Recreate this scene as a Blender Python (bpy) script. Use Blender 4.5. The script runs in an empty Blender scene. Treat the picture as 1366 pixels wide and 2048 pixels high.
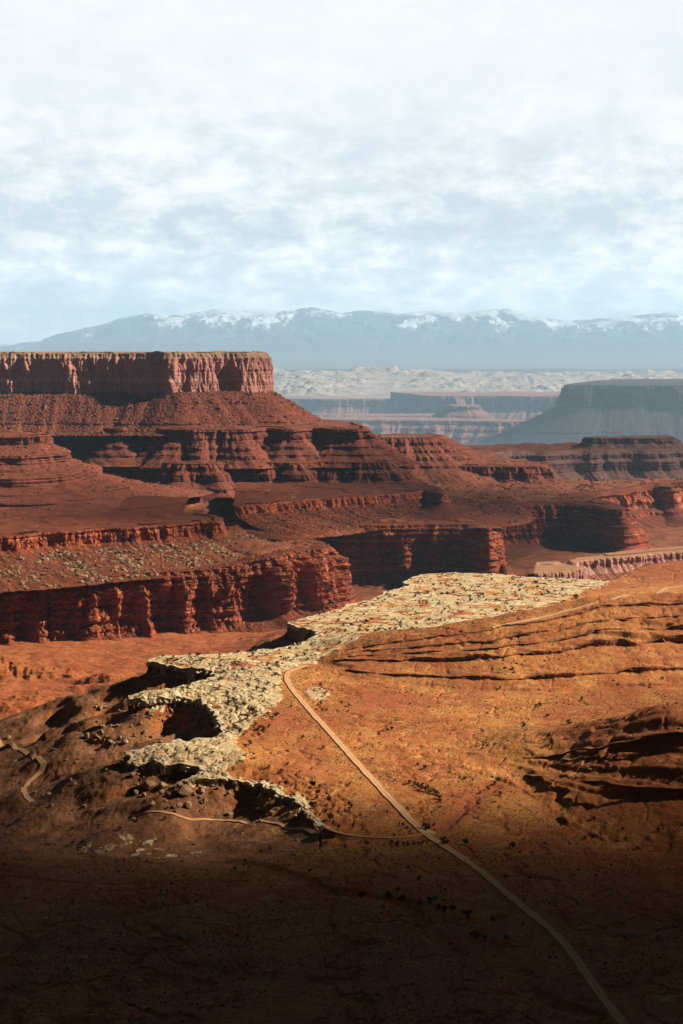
import bpy, bmesh, math, random
import numpy as np
from mathutils import Vector, Matrix

C = bpy.context.scene
R = math.radians

# ------------------------------------------------------------------ camera
F = 3400.0            # focal length in pixels of the 1366 x 2048 frame
HC = 350.0            # eye height above the plain
PITCH = math.atan((1024 - 695) / F)
cam_d = bpy.data.cameras.new('camera')
cam_d.sensor_fit = 'VERTICAL'
cam_d.sensor_height = 36.0
cam_d.lens = 36.0 * F / 2048.0
cam_d.clip_start = 1.0
cam_d.clip_end = 260000.0
cam = bpy.data.objects.new('camera', cam_d)
C.collection.objects.link(cam)
cam.location = (0, 0, HC)
cam.rotation_euler = (R(90) - PITCH, 0, 0)
C.camera = cam
C.render.resolution_x, C.render.resolution_y = 683, 1024

# ------------------------------------------------------------------ light
SUN_AZ, SUN_EL = 82.0, 34.0          # azimuth clockwise from the view direction
S = Vector((math.sin(R(SUN_AZ)) * math.cos(R(SUN_EL)), math.cos(R(SUN_AZ)) * math.cos(R(SUN_EL)), math.sin(R(SUN_EL))))
sd_ = bpy.data.lights.new('sun', 'SUN')
sd_.energy = 5.0
sd_.angle = R(0.5)
sd_.color = (1.0, 0.945, 0.86)
sun = bpy.data.objects.new('sun', sd_)
C.collection.objects.link(sun)
sun.rotation_euler = S.to_track_quat('Z', 'Y').to_euler()
sun.location = (3000, 300, 3000)

C.view_settings.view_transform = 'Standard'
C.view_settings.look = 'None'
C.view_settings.exposure = 1.3
C.view_settings.gamma = 1.0
C.cycles.use_denoising = True
C.cycles.max_bounces = 5
C.cycles.diffuse_bounces = 2
C.cycles.volume_bounces = 0
C.cycles.transparent_max_bounces = 48
ALB = 0.62      # the palette below was mixed for a shorter exposure
HAZE_SIGMA = 1.55e-5
# clouds added out of view to shade the land: centre and radii of the shadow, optical depth, seed
SHADE_CLOUDS = [(0, 300, 1800, 1080, 20.0, 1, 3500.0, 0.0, 2.3), (-470, 1570, 300, 420, 4.5, 2), (-345, 1270, 270, 310, 2.9, 7), (-700, 4500, 520, 420, 0.4, 3), (250, 3850, 560, 560, 1.5, 4), (1000, 5950, 800, 600, 1.0, 8), (560, 960, 330, 300, 1.4, 5), (430, 1480, 300, 330, 0.7, 9), (-380, 3350, 420, 440, 1.1, 6)]


class NT:
    """a small helper round a node tree"""
    def __init__(self, tree):
        self.t = tree

    def n(self, typ, **kw):
        nd = self.t.nodes.new(typ)
        for k, v in kw.items():
            setattr(nd, k, v)
        return nd

    def put(self, sock, v):
        if hasattr(v, 'is_output'):
            self.t.links.new(v, sock)
        elif v is not None:
            if isinstance(v, (tuple, list)) and len(v) == 3 and sock.type == 'RGBA':
                v = (*v, 1.0)
            sock.default_value = v

    def math(self, op, a, b=None, c=None, clamp=False):
        nd = self.n('ShaderNodeMath', operation=op, use_clamp=clamp)
        self.put(nd.inputs[0], a)
        if b is not None: self.put(nd.inputs[1], b)
        if c is not None: self.put(nd.inputs[2], c)
        return nd.outputs[0]

    def vmath(self, op, a, b=None):
        nd = self.n('ShaderNodeVectorMath', operation=op)
        self.put(nd.inputs[0], a)
        if b is not None: self.put(nd.inputs[1], b)
        return nd.outputs[0]

    def noise(self, vec, scale, detail=4.0, rough=0.55, dist=0.0):
        nd = self.n('ShaderNodeTexNoise')
        self.put(nd.inputs['Vector'], vec)
        nd.inputs['Scale'].default_value = scale
        nd.inputs['Detail'].default_value = detail
        nd.inputs['Roughness'].default_value = rough
        nd.inputs['Distortion'].default_value = dist
        return nd.outputs['Fac']

    def voro(self, vec, scale, feature='F1', rnd=1.0):
        nd = self.n('ShaderNodeTexVoronoi', feature=feature)
        self.put(nd.inputs['Vector'], vec)
        nd.inputs['Scale'].default_value = scale
        nd.inputs['Randomness'].default_value = rnd
        return nd

    def mr(self, v, a, b, c=0.0, d=1.0, smooth=False):
        nd = self.n('ShaderNodeMapRange')
        if smooth: nd.interpolation_type = 'SMOOTHSTEP'
        self.put(nd.inputs[0], v)
        for i, k in enumerate((a, b, c, d)):
            self.put(nd.inputs[i + 1], k)
        return nd.outputs[0]

    def mix(self, f, a, b, blend='MIX'):
        nd = self.n('ShaderNodeMix', data_type='RGBA', blend_type=blend)
        self.put(nd.inputs[0], f)
        self.put(nd.inputs[6], a)
        self.put(nd.inputs[7], b)
        return nd.outputs[2]

    def ramp(self, f, stops):
        nd = self.n('ShaderNodeValToRGB')
        cr = nd.color_ramp
        while len(cr.elements) < len(stops):
            cr.elements.new(0.5)
        for e, (p, c) in zip(cr.elements, stops):
            e.position = p
            e.color = (*c, 1.0)
        self.put(nd.inputs[0], f)
        return nd.outputs[0]

    def attr(self, name):
        return self.n('ShaderNodeAttribute', attribute_name=name).outputs['Fac']

    def comb(self, x, y, z):
        nd = self.n('ShaderNodeCombineXYZ')
        self.put(nd.inputs[0], x); self.put(nd.inputs[1], y); self.put(nd.inputs[2], z)
        return nd.outputs[0]

    def sep(self, v):
        nd = self.n('ShaderNodeSeparateXYZ')
        self.put(nd.inputs[0], v)
        return nd.outputs


# world: Nishita sky between broken clouds; the deck is thin and bright low over
# the far country and dimmed overhead and behind, out of view, to lower the ambient
w = bpy.data.worlds.new('World')
C.world = w
w.use_nodes = True
w.node_tree.nodes.clear()
N = NT(w.node_tree)
sky = N.n('ShaderNodeTexSky', sky_type='NISHITA')
sky.sun_disc = False
sky.sun_elevation = R(SUN_EL)
sky.sun_rotation = R(SUN_AZ)
sky.altitude = 1800
sky.dust_density = 1.5
D = N.n('ShaderNodeTexCoord').outputs['Generated']
dx, dy, dz = N.sep(D)
zc = N.math('ADD', N.math('MAXIMUM', dz, 0.0), 0.16)
plane = N.comb(N.math('DIVIDE', dx, zc), N.math('DIVIDE', dy, zc), 0.0)
big = N.noise(plane, 0.8, 3.0, 0.5)
mid = N.noise(plane, 3.4, 9.0, 0.62, 0.1)
puffv = N.comb(dx, N.math('MULTIPLY', dz, 1.8), dy)
ang = N.noise(puffv, 38.0, 12.0, 0.70, 0.25)
ang2 = N.noise(puffv, 11.0, 8.0, 0.6)
body = N.math('ADD', N.math('ADD', N.math('MULTIPLY', mid, 0.24), N.math('MULTIPLY', ang, 0.48)), N.math('MULTIPLY', ang2, 0.28))
cover = N.math('ADD', body, N.math('MULTIPLY', N.math('SUBTRACT', big, 0.5), 0.5))
skyc = N.mix(1.0, sky.outputs['Color'], (0.085, 0.085, 0.085, 1), 'MULTIPLY')
skyb = N.mix(0.55, skyc, (0.53, 0.62, 0.70, 1))
cloudc = N.ramp(body, [(0.40, (0.40, 0.46, 0.51)), (0.47, (0.50, 0.55, 0.59)), (0.52, (0.62, 0.65, 0.67)), (0.57, (0.76, 0.76, 0.76))])
vis = N.mix(N.mr(cover, 0.34, 0.46, 0.0, 1.0, True), skyb, cloudc)
lowb = N.mr(dz, 0.05, 0.18, 0.0, 1.0, True)
vis = N.mix(N.math('MULTIPLY', lowb, 0.85), vis, (0.64, 0.66, 0.69, 1))
sky_dim = N.math('MULTIPLY', N.mr(dz, 0.21, 0.30, 1.0, 0.025, True), N.mr(dy, 0.55, 0.95, 0.04, 1.0, True))
vis = N.mix(1.0, vis, N.comb(sky_dim, sky_dim, sky_dim), 'MULTIPLY')
hzb = N.mr(dz, 0.015, 0.075, 1.45, 1.0, True)
vis = N.mix(1.0, vis, N.comb(hzb, hzb, hzb), 'MULTIPLY')
bg = N.n('ShaderNodeBackground')
N.put(bg.inputs[0], vis)
bg.inputs[1].default_value = 0.63
wo = N.n('ShaderNodeOutputWorld')
w.node_tree.links.new(bg.outputs[0], wo.inputs[0])

# ------------------------------------------------------------------ numbers
rng = np.random.default_rng(7)
random.seed(7)
_a = rng.random(256) * 2 * np.pi
G2 = np.stack([np.cos(_a), np.sin(_a)], 1)


def _hash(ix, iy, seed):
    h = (ix.astype(np.int64) * 374761393 + iy.astype(np.int64) * 668265263 + seed * 974711) & 0xFFFFFFFF
    h = ((h ^ (h >> 13)) * 1274126177) & 0xFFFFFFFF
    return (h ^ (h >> 16)) & 0xFFFFFFFF


def perlin(x, y, seed=0):
    x, y = np.broadcast_arrays(np.asarray(x, float), np.asarray(y, float))
    xi, yi = np.floor(x), np.floor(y)
    xf, yf = x - xi, y - yi
    u = xf * xf * xf * (xf * (xf * 6 - 15) + 10)
    v = yf * yf * yf * (yf * (yf * 6 - 15) + 10)

    def g(ox, oy):
        gr = G2[_hash(xi + ox, yi + oy, seed) & 255]
        return gr[..., 0] * (xf - ox) + gr[..., 1] * (yf - oy)
    a = g(0, 0) * (1 - u) + g(1, 0) * u
    b = g(0, 1) * (1 - u) + g(1, 1) * u
    return (a * (1 - v) + b * v) * 1.5


def fbm(x, y, octs=5, seed=0, gain=0.5, lac=2.03):
    r, amp, tot = 0.0, 1.0, 0.0
    for o in range(octs):
        r = r + amp * perlin(x * lac ** o + 17.3 * o, y * lac ** o - 9.1 * o, seed + o)
        tot += amp
        amp *= gain
    return r / tot


def ss(a, b, x):
    t = np.clip((x - a) / (b - a), 0, 1)
    return t * t * (3 - 2 * t)


def voronoi(x, y, seed=0):
    """F1, F2 and a random number per nearest cell"""
    xi, yi = np.floor(x), np.floor(y)
    f1 = np.full(x.shape, 9.0); f2 = f1.copy(); idc = np.zeros(x.shape)
    for ox in (-1, 0, 1):
        for oy in (-1, 0, 1):
            h = _hash(xi + ox, yi + oy, seed)
            px = xi + ox + 0.1 + 0.8 * (h & 1023) / 1023.0
            py = yi + oy + 0.1 + 0.8 * ((h >> 10) & 1023) / 1023.0
            d = np.hypot(px - x, py - y)
            rn = ((h >> 20) & 1023) / 1023.0
            near = d < f1
            f2 = np.where(near, f1, np.minimum(f2, d))
            idc = np.where(near, rn, idc)
            f1 = np.where(near, d, f1)
    return f1, f2, idc


# ray through a pixel of the photograph, as (x per y, z per y)
_ct, _st = math.cos(PITCH), math.sin(PITCH)


def ray(px, py):
    u, v = (px - 683) / F, (1024 - py) / F
    fy, fz = _ct + v * _st, -_st + v * _ct
    return u / fy, fz / fy


def at_z(px, py, z=0.0):
    a, b = ray(px, py)
    t = (z - HC) / b
    return (a * t, t)


def at_d(px, d, py=950):
    return (ray(px, py)[0] * d, d)


def line(pts, z=0.0):
    return np.array([at_z(a, b, z) for a, b in pts])


def chaikin(P, n=2, closed=False):
    for _ in range(n):
        A, B = P[:-1], P[1:]
        Q = np.empty((2 * len(A), P.shape[1]))
        Q[0::2] = A * 0.75 + B * 0.25
        Q[1::2] = A * 0.25 + B * 0.75
        P = np.vstack([P[:1], Q, P[-1:]])
    return P


def resample(P, ds):
    seg = np.hypot(*(P[1:, :2] - P[:-1, :2]).T)
    s = np.concatenate([[0], np.cumsum(seg)])
    n = max(3, int(s[-1] / ds))
    q = np.linspace(0, s[-1], n)
    return np.stack([np.interp(q, s, P[:, k]) for k in range(P.shape[1])], 1), q


def seg_dist(x, y, P):
    """distance to a polyline"""
    d = np.full(x.shape, 1e9)
    for (ax, ay), (bx, by) in zip(P[:-1, :2], P[1:, :2]):
        vx, vy = bx - ax, by - ay
        t = np.clip(((x - ax) * vx + (y - ay) * vy) / (vx * vx + vy * vy + 1e-9), 0, 1)
        np.minimum(d, np.hypot(x - ax - t * vx, y - ay - t * vy), out=d)
    return d


def inside(x, y, P):
    r = np.zeros(x.shape, bool)
    n = len(P)
    for i in range(n):
        ax, ay = P[i - 1, :2]
        bx, by = P[i, :2]
        if ay == by: continue
        c = ((ay > y) != (by > y)) & (x < (bx - ax) * (y - ay) / (by - ay) + ax)
        r ^= c
    return r


def sdist(x, y, P):
    """signed distance, positive outside; exact near the line, interpolated away from it"""
    Pc = np.vstack([P, P[:1]])
    x, y = np.asarray(x, float), np.asarray(y, float)
    if x.ndim == 2 and x.shape[0] > 60:
        k = 8
        I = np.unique(np.r_[0:x.shape[0]:k, x.shape[0] - 1]); J = np.unique(np.r_[0:x.shape[1]:k, x.shape[1] - 1])
        dc = sdist_exact(x[np.ix_(I, J)].ravel(), y[np.ix_(I, J)].ravel(), P, Pc).reshape(len(I), len(J))
        jj = np.arange(x.shape[1]); ii = np.arange(x.shape[0])
        a = np.stack([np.interp(jj, J, r) for r in dc])
        bI = np.clip(np.searchsorted(I, ii, 'right') - 1, 0, len(I) - 2)
        f = ((ii - I[bI]) / (I[bI + 1] - I[bI]))[:, None]
        d = a[bI] * (1 - f) + a[bI + 1] * f
        m = np.abs(d) < np.where(y < 3000, 26.0, np.where(y < 4750, 50.0, 150.0))
        d[m] = sdist_exact(x[m], y[m], P, Pc)
        return d
    return sdist_exact(x, y, P, Pc)


def sdist_exact(x, y, P, Pc):
    d = seg_dist(x, y, Pc)
    return np.where(inside(x, y, P), -d, d)


# ------------------------------------------------------------------ plan of the country, from the photograph
RIM0 = line([(1500, 1122), (1366, 1128), (1300, 1133), (1262, 1142), (1232, 1154), (1212, 1160), (1180, 1158), (1120, 1156), (1070, 1155),
             (1000, 1150), (940, 1147), (880, 1147), (842, 1150), (820, 1158), (806, 1166), (818, 1173), (770, 1186), (745, 1200), (700, 1207),
             (690, 1215), (640, 1227), (600, 1238), (581, 1245), (588, 1252), (628, 1262), (640, 1272), (620, 1284), (570, 1296), (520, 1301),
             (478, 1305), (430, 1308), (345, 1310), (305, 1313), (301, 1320), (345, 1326), (415, 1331), (430, 1343), (384, 1357), (312, 1372),
             (264, 1379), (260, 1387), (302, 1390), (372, 1384), (400, 1392), (421, 1409), (439, 1435), (454, 1455), (452, 1464), (408, 1468),
             (364, 1474), (300, 1482), (252, 1496), (258, 1508), (330, 1517), (402, 1524), (408, 1534), (380, 1544), (338, 1555), (400, 1551), (461, 1546),
             (522, 1558), (560, 1572), (592, 1589), (610, 1608), (626, 1632), (642, 1658)])
def jagged(P, step, amp, seed):
    r = np.random.default_rng(seed)
    Q, q = resample(P, step)
    T = np.gradient(Q, axis=0); T /= np.linalg.norm(T, axis=1)[:, None] + 1e-9
    a = r.uniform(-1, 1, len(Q)) * amp; a[0] = a[-1] = 0
    return Q + np.stack([T[:, 1], -T[:, 0]], 1) * a[:, None] + T * (r.uniform(-.3, .3, len(Q)) * step)[:, None]


RIMJ = jagged(RIM0, 9.0, 3.6, 4)
P0 = np.vstack([RIMJ, line([(640, 1690), (560, 1720), (430, 1755), (200, 1765), (-100, 1740), (-500, 1710)]),
                np.array([[-900, 900], [-900, 300], [1500, 300], [2500, 2900]])])

RIMB = np.array([at_z(*p, z) for p, z in (((-500, 1176), -22), ((-200, 1170), -22), ((0, 1163), -22), ((100, 1156), -22), ((200, 1154), -22), ((300, 1145), -22), ((400, 1141), -21), ((470, 1130), -16))] + [at_z(*p) for p in [(540, 1111), (580, 1103), (615, 1099),
             (655, 1099), (664, 1091), (620, 1076), (500, 1060), (540, 1046), (650, 1046), (710, 1049), (800, 1050), (900, 1048), (935, 1048),
             (958, 1051), (978, 1060), (988, 1055), (975, 1040), (930, 1027), (860, 1020), (880, 1016), (940, 1015), (1000, 1012), (1100, 1004), (1180, 1008),
             (1232, 1020), (1250, 1022), (1246, 1010), (1200, 996), (1140, 989), (1200, 984), (1260, 976), (1300, 970), (1335, 973), (1347, 976),
             (1345, 968), (1330, 963), (1390, 966), (1500, 964), (1800, 962)]])
ZB = np.array([-22, -22, -22, -22, -22, -22, -21, -16, -4] + [0] * (len(RIMB) - 9), float)
PB = np.vstack([chaikin(RIMB, 1), line([(1800, 957), (1000, 957)]), np.array([at_d(1000, 6100), at_d(-900, 6100), at_d(-900, 3300)])])
RIMF = line([(820, 905), (900, 903), (960, 907), (1010, 905), (1060, 903), (1100, 905), (1150, 900), (1200, 902), (1260, 899), (1310, 901), (1366, 897), (1500, 899), (1900, 893)])
PF = np.vstack([chaikin(RIMF, 1), np.array([at_d(1900, 6250), at_d(820, 6250)])])

WHITE = np.vstack([chaikin(RIM0[5:], 1), line([(652, 1650), (628, 1606), (596, 1580), (540, 1558), (440, 1534), (505, 1512), (470, 1490), (480, 1466), (505, 1445), (556, 1405), (560, 1385), (556, 1352), (590, 1338),
              (640, 1326), (690, 1306), (745, 1286), (850, 1262), (950, 1246), (1060, 1222), (1140, 1196), (1200, 1170)])])
WPATCH = [line([(604, 1376), (640, 1374), (662, 1384), (655, 1400), (620, 1398)])]

# the two layered hills on the right: foot and crest lines read off the photo
H1F = np.array([at_z(*p, 3) for p in [(560, 1334), (600, 1335), (650, 1339), (700, 1345), (800, 1360), (900, 1367), (1000, 1374), (1100, 1378), (1250, 1372), (1366, 1365), (1700, 1355)]])
H1C = [(620, 1930, 0), (660, 1915, 9), (740, 1905, 18), (850, 1897, 27), (1000, 1900, 40), (1120, 1930, 49), (1200, 1954, 57), (1366, 1965, 59), (1700, 1980, 62)]
H1Cx = np.array([at_d(p, d, 1270)[0] for p, d, z in H1C]); H1Cy = np.array([p[1] for p in H1C], float); H1Cz = np.array([p[2] for p in H1C], float)
H2F = np.array([at_z(*p, 3) for p in [(960, 1530), (1010, 1545), (1070, 1572), (1110, 1610), (1150, 1645), (1250, 1680), (1366, 1700), (1700, 1730)]])
H2C = [(985, 1440, 0), (1030, 1436, 9), (1085, 1433, 15), (1118, 1425, 19), (1140, 1412, 25), (1180, 1406, 29), (1235, 1386, 38), (1290, 1370, 48), (1366, 1360, 56), (1700, 1350, 66)]
H2Cx = np.array([at_d(p, d, 1480)[0] for p, d, z in H2C]); H2Cy = np.array([p[1] for p in H2C], float); H2Cz = np.array([p[2] for p in H2C], float)
G1 = np.array([(0, 0), (.015, .06), (.16, .16), (.172, .25), (.48, .45), (.492, .60), (.62, .68), (.63, .70), (.75, .79), (.76, .82), (.92, .90), (.935, 1.0), (1.1, 1.03)])
G2p = np.array([(0, 0), (.40, .38), (.42, .52), (.60, .69), (.61, .71), (.78, .85), (.79, .89), (.97, 1.0), (1.1, 1.0)])


def hill_lines(x, y, Ff, Cx, Cy, Cz, seed, gulw):
    xw = x + (26 if seed == 21 else 13) * fbm(x / 75, y / 75, 4, seed + 8)
    f = lambda A, B, **k: (np.interp(xw - 14, A, B, **k) + np.interp(xw, A, B, **k) + np.interp(xw + 14, A, B, **k)) / 3
    yF, yC, zC = f(Ff[:, 0], Ff[:, 1]), f(Cx, Cy), f(Cx, Cz, left=0)
    gul = np.abs(perlin(x / 38.0, y / 260.0, seed)) * 2 - 0.5
    if seed == 31: gulw = 2.0
    wig = (6.5 if seed == 21 else 4.0) * fbm(x / 90, y / 180, 4, seed + 3) + gulw * gul + 2.2 * fbm(x / 9, y / 9, 3, seed + 5)
    return yF, yC, zC, wig


def ledge_mod(x, y, t, seed):
    m = np.clip(0.62 + 2.2 * fbm(x / 48 + 9.0 * t, y / 400 + 3.0 * t, 3, seed + 12), 0, 1)
    return m * np.where(t > 0.86, ss(225, 285, x), 1.0) if seed == 21 else m


def hill(x, y, Ff, Cx, Cy, Cz, G, back, seed, gulw=5.0):
    yF, yC, zC, wig = hill_lines(x, y, Ff, Cx, Cy, Cz, seed, gulw)
    t = (y + wig - yF) / np.maximum(yC - yF, 20)
    h = np.interp(t, G[:, 0], G[:, 1])
    mm = ledge_mod(x, y, t, seed)
    h = h * mm + np.clip(t, 0, 1.03) * (1 - mm)
    h = np.where(t < 0, 0, h)
    fall = 1 - ss(0, 1, (y - yC - 25) / back)
    return zC * h * fall


def hill_ledge(t0, xs, Ff, Cx, Cy, Cz, seed, gulw=5.0):
    """the line along which a hill has one of its ledges"""
    y = np.interp(xs, Ff[:, 0], Ff[:, 1]) + 50
    for _ in range(14):
        yF, yC, zC, wig = hill_lines(xs, y, Ff, Cx, Cy, Cz, seed, gulw)
        y = 0.5 * y + 0.5 * (yF + t0 * np.maximum(yC - yF, 20) - wig)
    return np.stack([xs, y], 1), zC


SCARPS = [(line([(1075, 1612), (1120, 1640), (1180, 1668), (1250, 1692)]), 5.0, 26.0), (line([(905, 1530), (960, 1545), (1040, 1572), (1075, 1600)]), 3.5, 22.0),
          (line([(650, 1392), (664, 1384), (668, 1372), (640, 1366), (585, 1366)]), 3.0, 20.0),
          (line([(760, 1545), (820, 1575), (880, 1590), (885, 1610)]), 2.5, 16.0)]
WASH = [line([(870, 1660), (900, 1640), (930, 1610), (945, 1590), (990, 1570)]), line([(1000, 1835), (990, 1860), (1000, 1900), (1035, 1950), (1045, 1975), (1110, 2010), (1190, 2030)]),
        line([(900, 1900), (800, 1800), (650, 1780), (560, 1740), (440, 1700), (400, 1690)]), line([(640, 1330), (690, 1340)])]


def plain_fields(x, y):
    """broad height of the plateau"""
    z = 2.5 * fbm(x / 330, y / 330, 3, 11) + 1.0 * fbm(x / 90, y / 90, 3, 12)
    z = z + hill(x, y, H1F, H1Cx, H1Cy, H1Cz, G1, 190.0, 21) + hill(x, y, H2F, H2Cx, H2Cy, H2Cz, G2p, 120.0, 31)
    for P, a, wdt in SCARPS:
        d = seg_dist(x, y, P)
        ax, ay = P[0]; bx, by = P[-1]
        # the scarp drops on the viewer's left, rises on the right
        yl = np.interp(x, np.sort(P[:, 0]), P[np.argsort(P[:, 0]), 1])
        side = y - yl + 4 * fbm(x / 14, y / 14, 3, 77)
        brk = np.clip(0.45 + 1.8 * fbm(x / 18, y / 40, 3, 79), 0, 1) * ss(0, 20, np.minimum(x - P[:, 0].min(), P[:, 0].max() - x) + 4)
        z = z + 0.75 * a * brk * ss(-1.5, 1.5, side) * np.exp(-np.maximum(d - 2, 0) / wdt) * (d < wdt * 6)
    for P in WASH:
        d = seg_dist(x, y, P) + 5 * fbm(x / 25, y / 25, 3, 78)
        z = z - 1.8 * (1 - ss(3, 9, d))
    # the far right corner of the plateau rises in a red hump
    hx, hy = at_z(1420, 1135, 0)
    z = z + 7 * np.exp(-(((x - hx) / 120) ** 2 + ((y - hy) / 150) ** 2))
    return z


FLOORBUMP = [(at_z(212, 1352, -112), 34, 19, 14.0), (at_z(180, 1365, -112), 40, 16, 6.0), (at_z(60, 1345, -116), 75, 26, 14.0), (at_z(-40, 1350, -116), 60, 30, 16.0),
             (at_z(110, 1390, -112), 70, 30, 9.0), (at_z(20, 1405, -112), 60, 26, 9.0), (at_z(280, 1420, -100), 40, 22, 7.0), (at_z(1150, 1140, -85), 60, 50, 10.0)]


def floor_fields(x, y):
    z = -122 + 5 * fbm(x / 240, y / 240, 3, 41)
    right = ss(150, 420, x - (y - 2400) * 0.02)
    z = z + 34 * right * ss(2300, 2800, y)
    z = z - 28 * ss(5000, 6400, y) - 6 * ss(4400, 4600, y)
    for (cx, cy), rx, ry, h in FLOORBUMP:
        q = np.sqrt(((x - cx) / rx) ** 2 + ((y - cy) / ry) ** 2) + 0.45 * fbm(x / 22, y / 22, 4, 43)
        b = np.clip(1.25 - q, 0, 1)
        b = np.interp(b, [0, .25, .3, .5, .56, .8, .85, 1], [0, .2, .42, .5, .75, .8, 1, 1])
        z = z + h * b
    z = z + 3.5 * np.abs(fbm(x / 60, y / 40, 4, 45)) * 2
    return z


def fade0(x, y):
    """how far the white-rim cliff has grown: nothing in the foreground, full beyond"""
    return ss(1040, 1400, y + 0.25 * (x + 100))


def terrain(x, y, parts=False):
    hp = plain_fields(x, y)
    fl = floor_fields(x, y)
    wob = 3.2 * fbm(x / 26, y / 26, 4, 51)
    sd0 = sdist(x, y, P0) + 0.0
    A = fade0(x, y)
    so = np.maximum(sd0 + 1.5 + 0.5 * wob, 0)
    tall = 0.5 + 0.5 * ss(1600, 1720, y)
    drop = (14 + 12 * ss(-.25, .3, fbm(x / 60, y / 60, 2, 54))) * tall * ss(0, 3, so) + 32 * (1 - np.exp(-np.maximum(so - 3, 0) / 48)) + 3.2 * fbm(x / 34, y / 34, 4, 53) * ss(3, 20, so)
    low = hp * 0.4 - drop
    low = low * (1 - ss(40, 330, so)) + np.minimum(low, fl) * ss(40, 330, so)
    # the little rim blocks near the pillars sit on a step
    h0 = np.where(so <= 0, hp, hp * (1 - A) + low * A)
    far = y > 2250
    h = h0
    kind = np.where(sd0 < 0, 0.0, 1.0)
    if np.any(far):
        fr = np.argmax(y[:, 0] > 2250)
        xf, yf = x[far], y[far]
        sb = sdist(x[fr:], y[fr:], PB).ravel()
        sf = sdist(x[fr:], y[fr:], PF).ravel()
        top = 13 * fbm(xf / 150, yf / 170, 4, 61)
        lv = np.floor(top / 3.4); fr_ = top / 3.4 - lv
        top = 3.4 * (lv + ss(0.35, 0.5, fr_)) + 1.6 * fbm(xf / 24, yf / 36, 5, 62)
        hb = top - 1.0 - 22 * (1 - ss(-230, -110, xf)) * (1 - ss(2960, 3060, yf))
        hf = h0[far]
        kb = kind[far]
        for sdx, off in ((sb, 32.0), (sf, 40.0)):
            ins = 1 - ss(-off - 4, -off, sdx)
            hf = np.where(sdx < -off, np.maximum(hb, hf), hf)
            kb = np.where(sdx < 0, 2.0, kb)
        h = h0.copy(); h[far] = hf
        kind[far] = kb
    return h, sd0, A, kind


# ------------------------------------------------------------------ the ground grid
def rows():
    d, out = 600.0, []
    while d < 7750:
        out.append(d)
        if d < 2700: d += min(0.75 * d * d / (1700 * 350), 2.1)
        elif d < 4700: d += 5.0
        else: d += 16.0
    return np.array(out)


DV = rows()
NU = 1040
UM, UB = 0.218, 700.0          # the grid fans out from a point behind the viewer
UV = np.linspace(-UM, UM, NU)
GY = np.repeat(DV[:, None], NU, 1)
GX = (GY + UB) * UV[None, :]
GH, SD0, AA, KIND = terrain(GX, GY)


def bil(Z, x, y):
    x = np.asarray(x, float); y = np.asarray(y, float)
    i = np.clip(np.searchsorted(DV, y) - 1, 0, len(DV) - 2)
    fy = np.clip((y - DV[i]) / (DV[i + 1] - DV[i]), 0, 1)
    u = (x / (y + UB) + UM) / (2 * UM) * (NU - 1)
    j = np.clip(np.floor(u).astype(int), 0, NU - 2)
    fx = np.clip(u - j, 0, 1)
    return (Z[i, j] * (1 - fx) + Z[i, j + 1] * fx) * (1 - fy) + (Z[i + 1, j] * (1 - fx) + Z[i + 1, j + 1] * fx) * fy


def cast(px, py, d0=620.0, d1=4500.0):
    """where the eye's ray through a pixel meets the ground"""
    a, b = ray(px, py)
    d = np.arange(d0, d1, 1.0)
    g = bil(GH, a * d, d) - (HC + b * d)
    k = np.argmax(g > 0)
    if g[k] <= 0: k = len(d) - 1
    return (a * d[k], d[k])


# roads, followed on the broad ground first so that the fine relief can be smoothed under them
ROADS = {
    'main': ([(1290, 2085), (1245, 2048), (1215, 2010), (1180, 1960), (1140, 1900), (1110, 1868), (1075, 1838), (1010, 1785), (950, 1735), (900, 1700), (872, 1684), (850, 1668),
              (825, 1645), (800, 1618), (750, 1565), (700, 1510), (650, 1455), (612, 1412), (588, 1384), (576, 1366), (572, 1354), (577, 1344), (592, 1338), (615, 1331)], 6.2),
    'spur': ([(848, 1670), (820, 1674), (790, 1677), (740, 1676), (683, 1670), (640, 1664), (600, 1657), (560, 1648), (520, 1643), (470, 1641), (430, 1639), (350, 1635), (262, 1634)], 2.7),
    'upper': ([(985, 1257), (1003, 1252), (1050, 1243), (1100, 1232), (1150, 1219), (1188, 1207)], 5.5),
    'upper2': ([(1222, 1200), (1260, 1190), (1310, 1180), (1366, 1172), (1420, 1165)], 6.0),
    'west': ([(-60, 1472), (0, 1484), (30, 1495), (55, 1507), (76, 1518), (88, 1530), (82, 1542), (66, 1556), (50, 1570), (46, 1583), (52, 1595), (64, 1605)], 5.5),
}
RP = {}
for k, (pts, wd) in ROADS.items():
    RP[k] = (resample(chaikin(np.array([cast(*p) for p in pts]), 2), 3.0)[0], wd)

near = GY < 2750
road_d = np.full(GX.shape, 1e9)
for P, wd in RP.values():
    lo, hi = P[:, 1].min() - 60, P[:, 1].max() + 60
    m = (GY > lo) & (GY < hi)
    Q = P[::4] if len(P) > 12 else P
    Q = np.vstack([Q, P[-1:]])
    dd = seg_dist(GX[m], GY[m], Q) - wd / 2
    road_d[m] = np.minimum(road_d[m], dd)
jx, jy = cast(846, 1664)
road_d = np.minimum(road_d, np.hypot((GX - jx) / 1.0, (GY - jy) / 1.8) - 7)
roadm = 1 - ss(0.0, 5.0, road_d)

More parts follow.
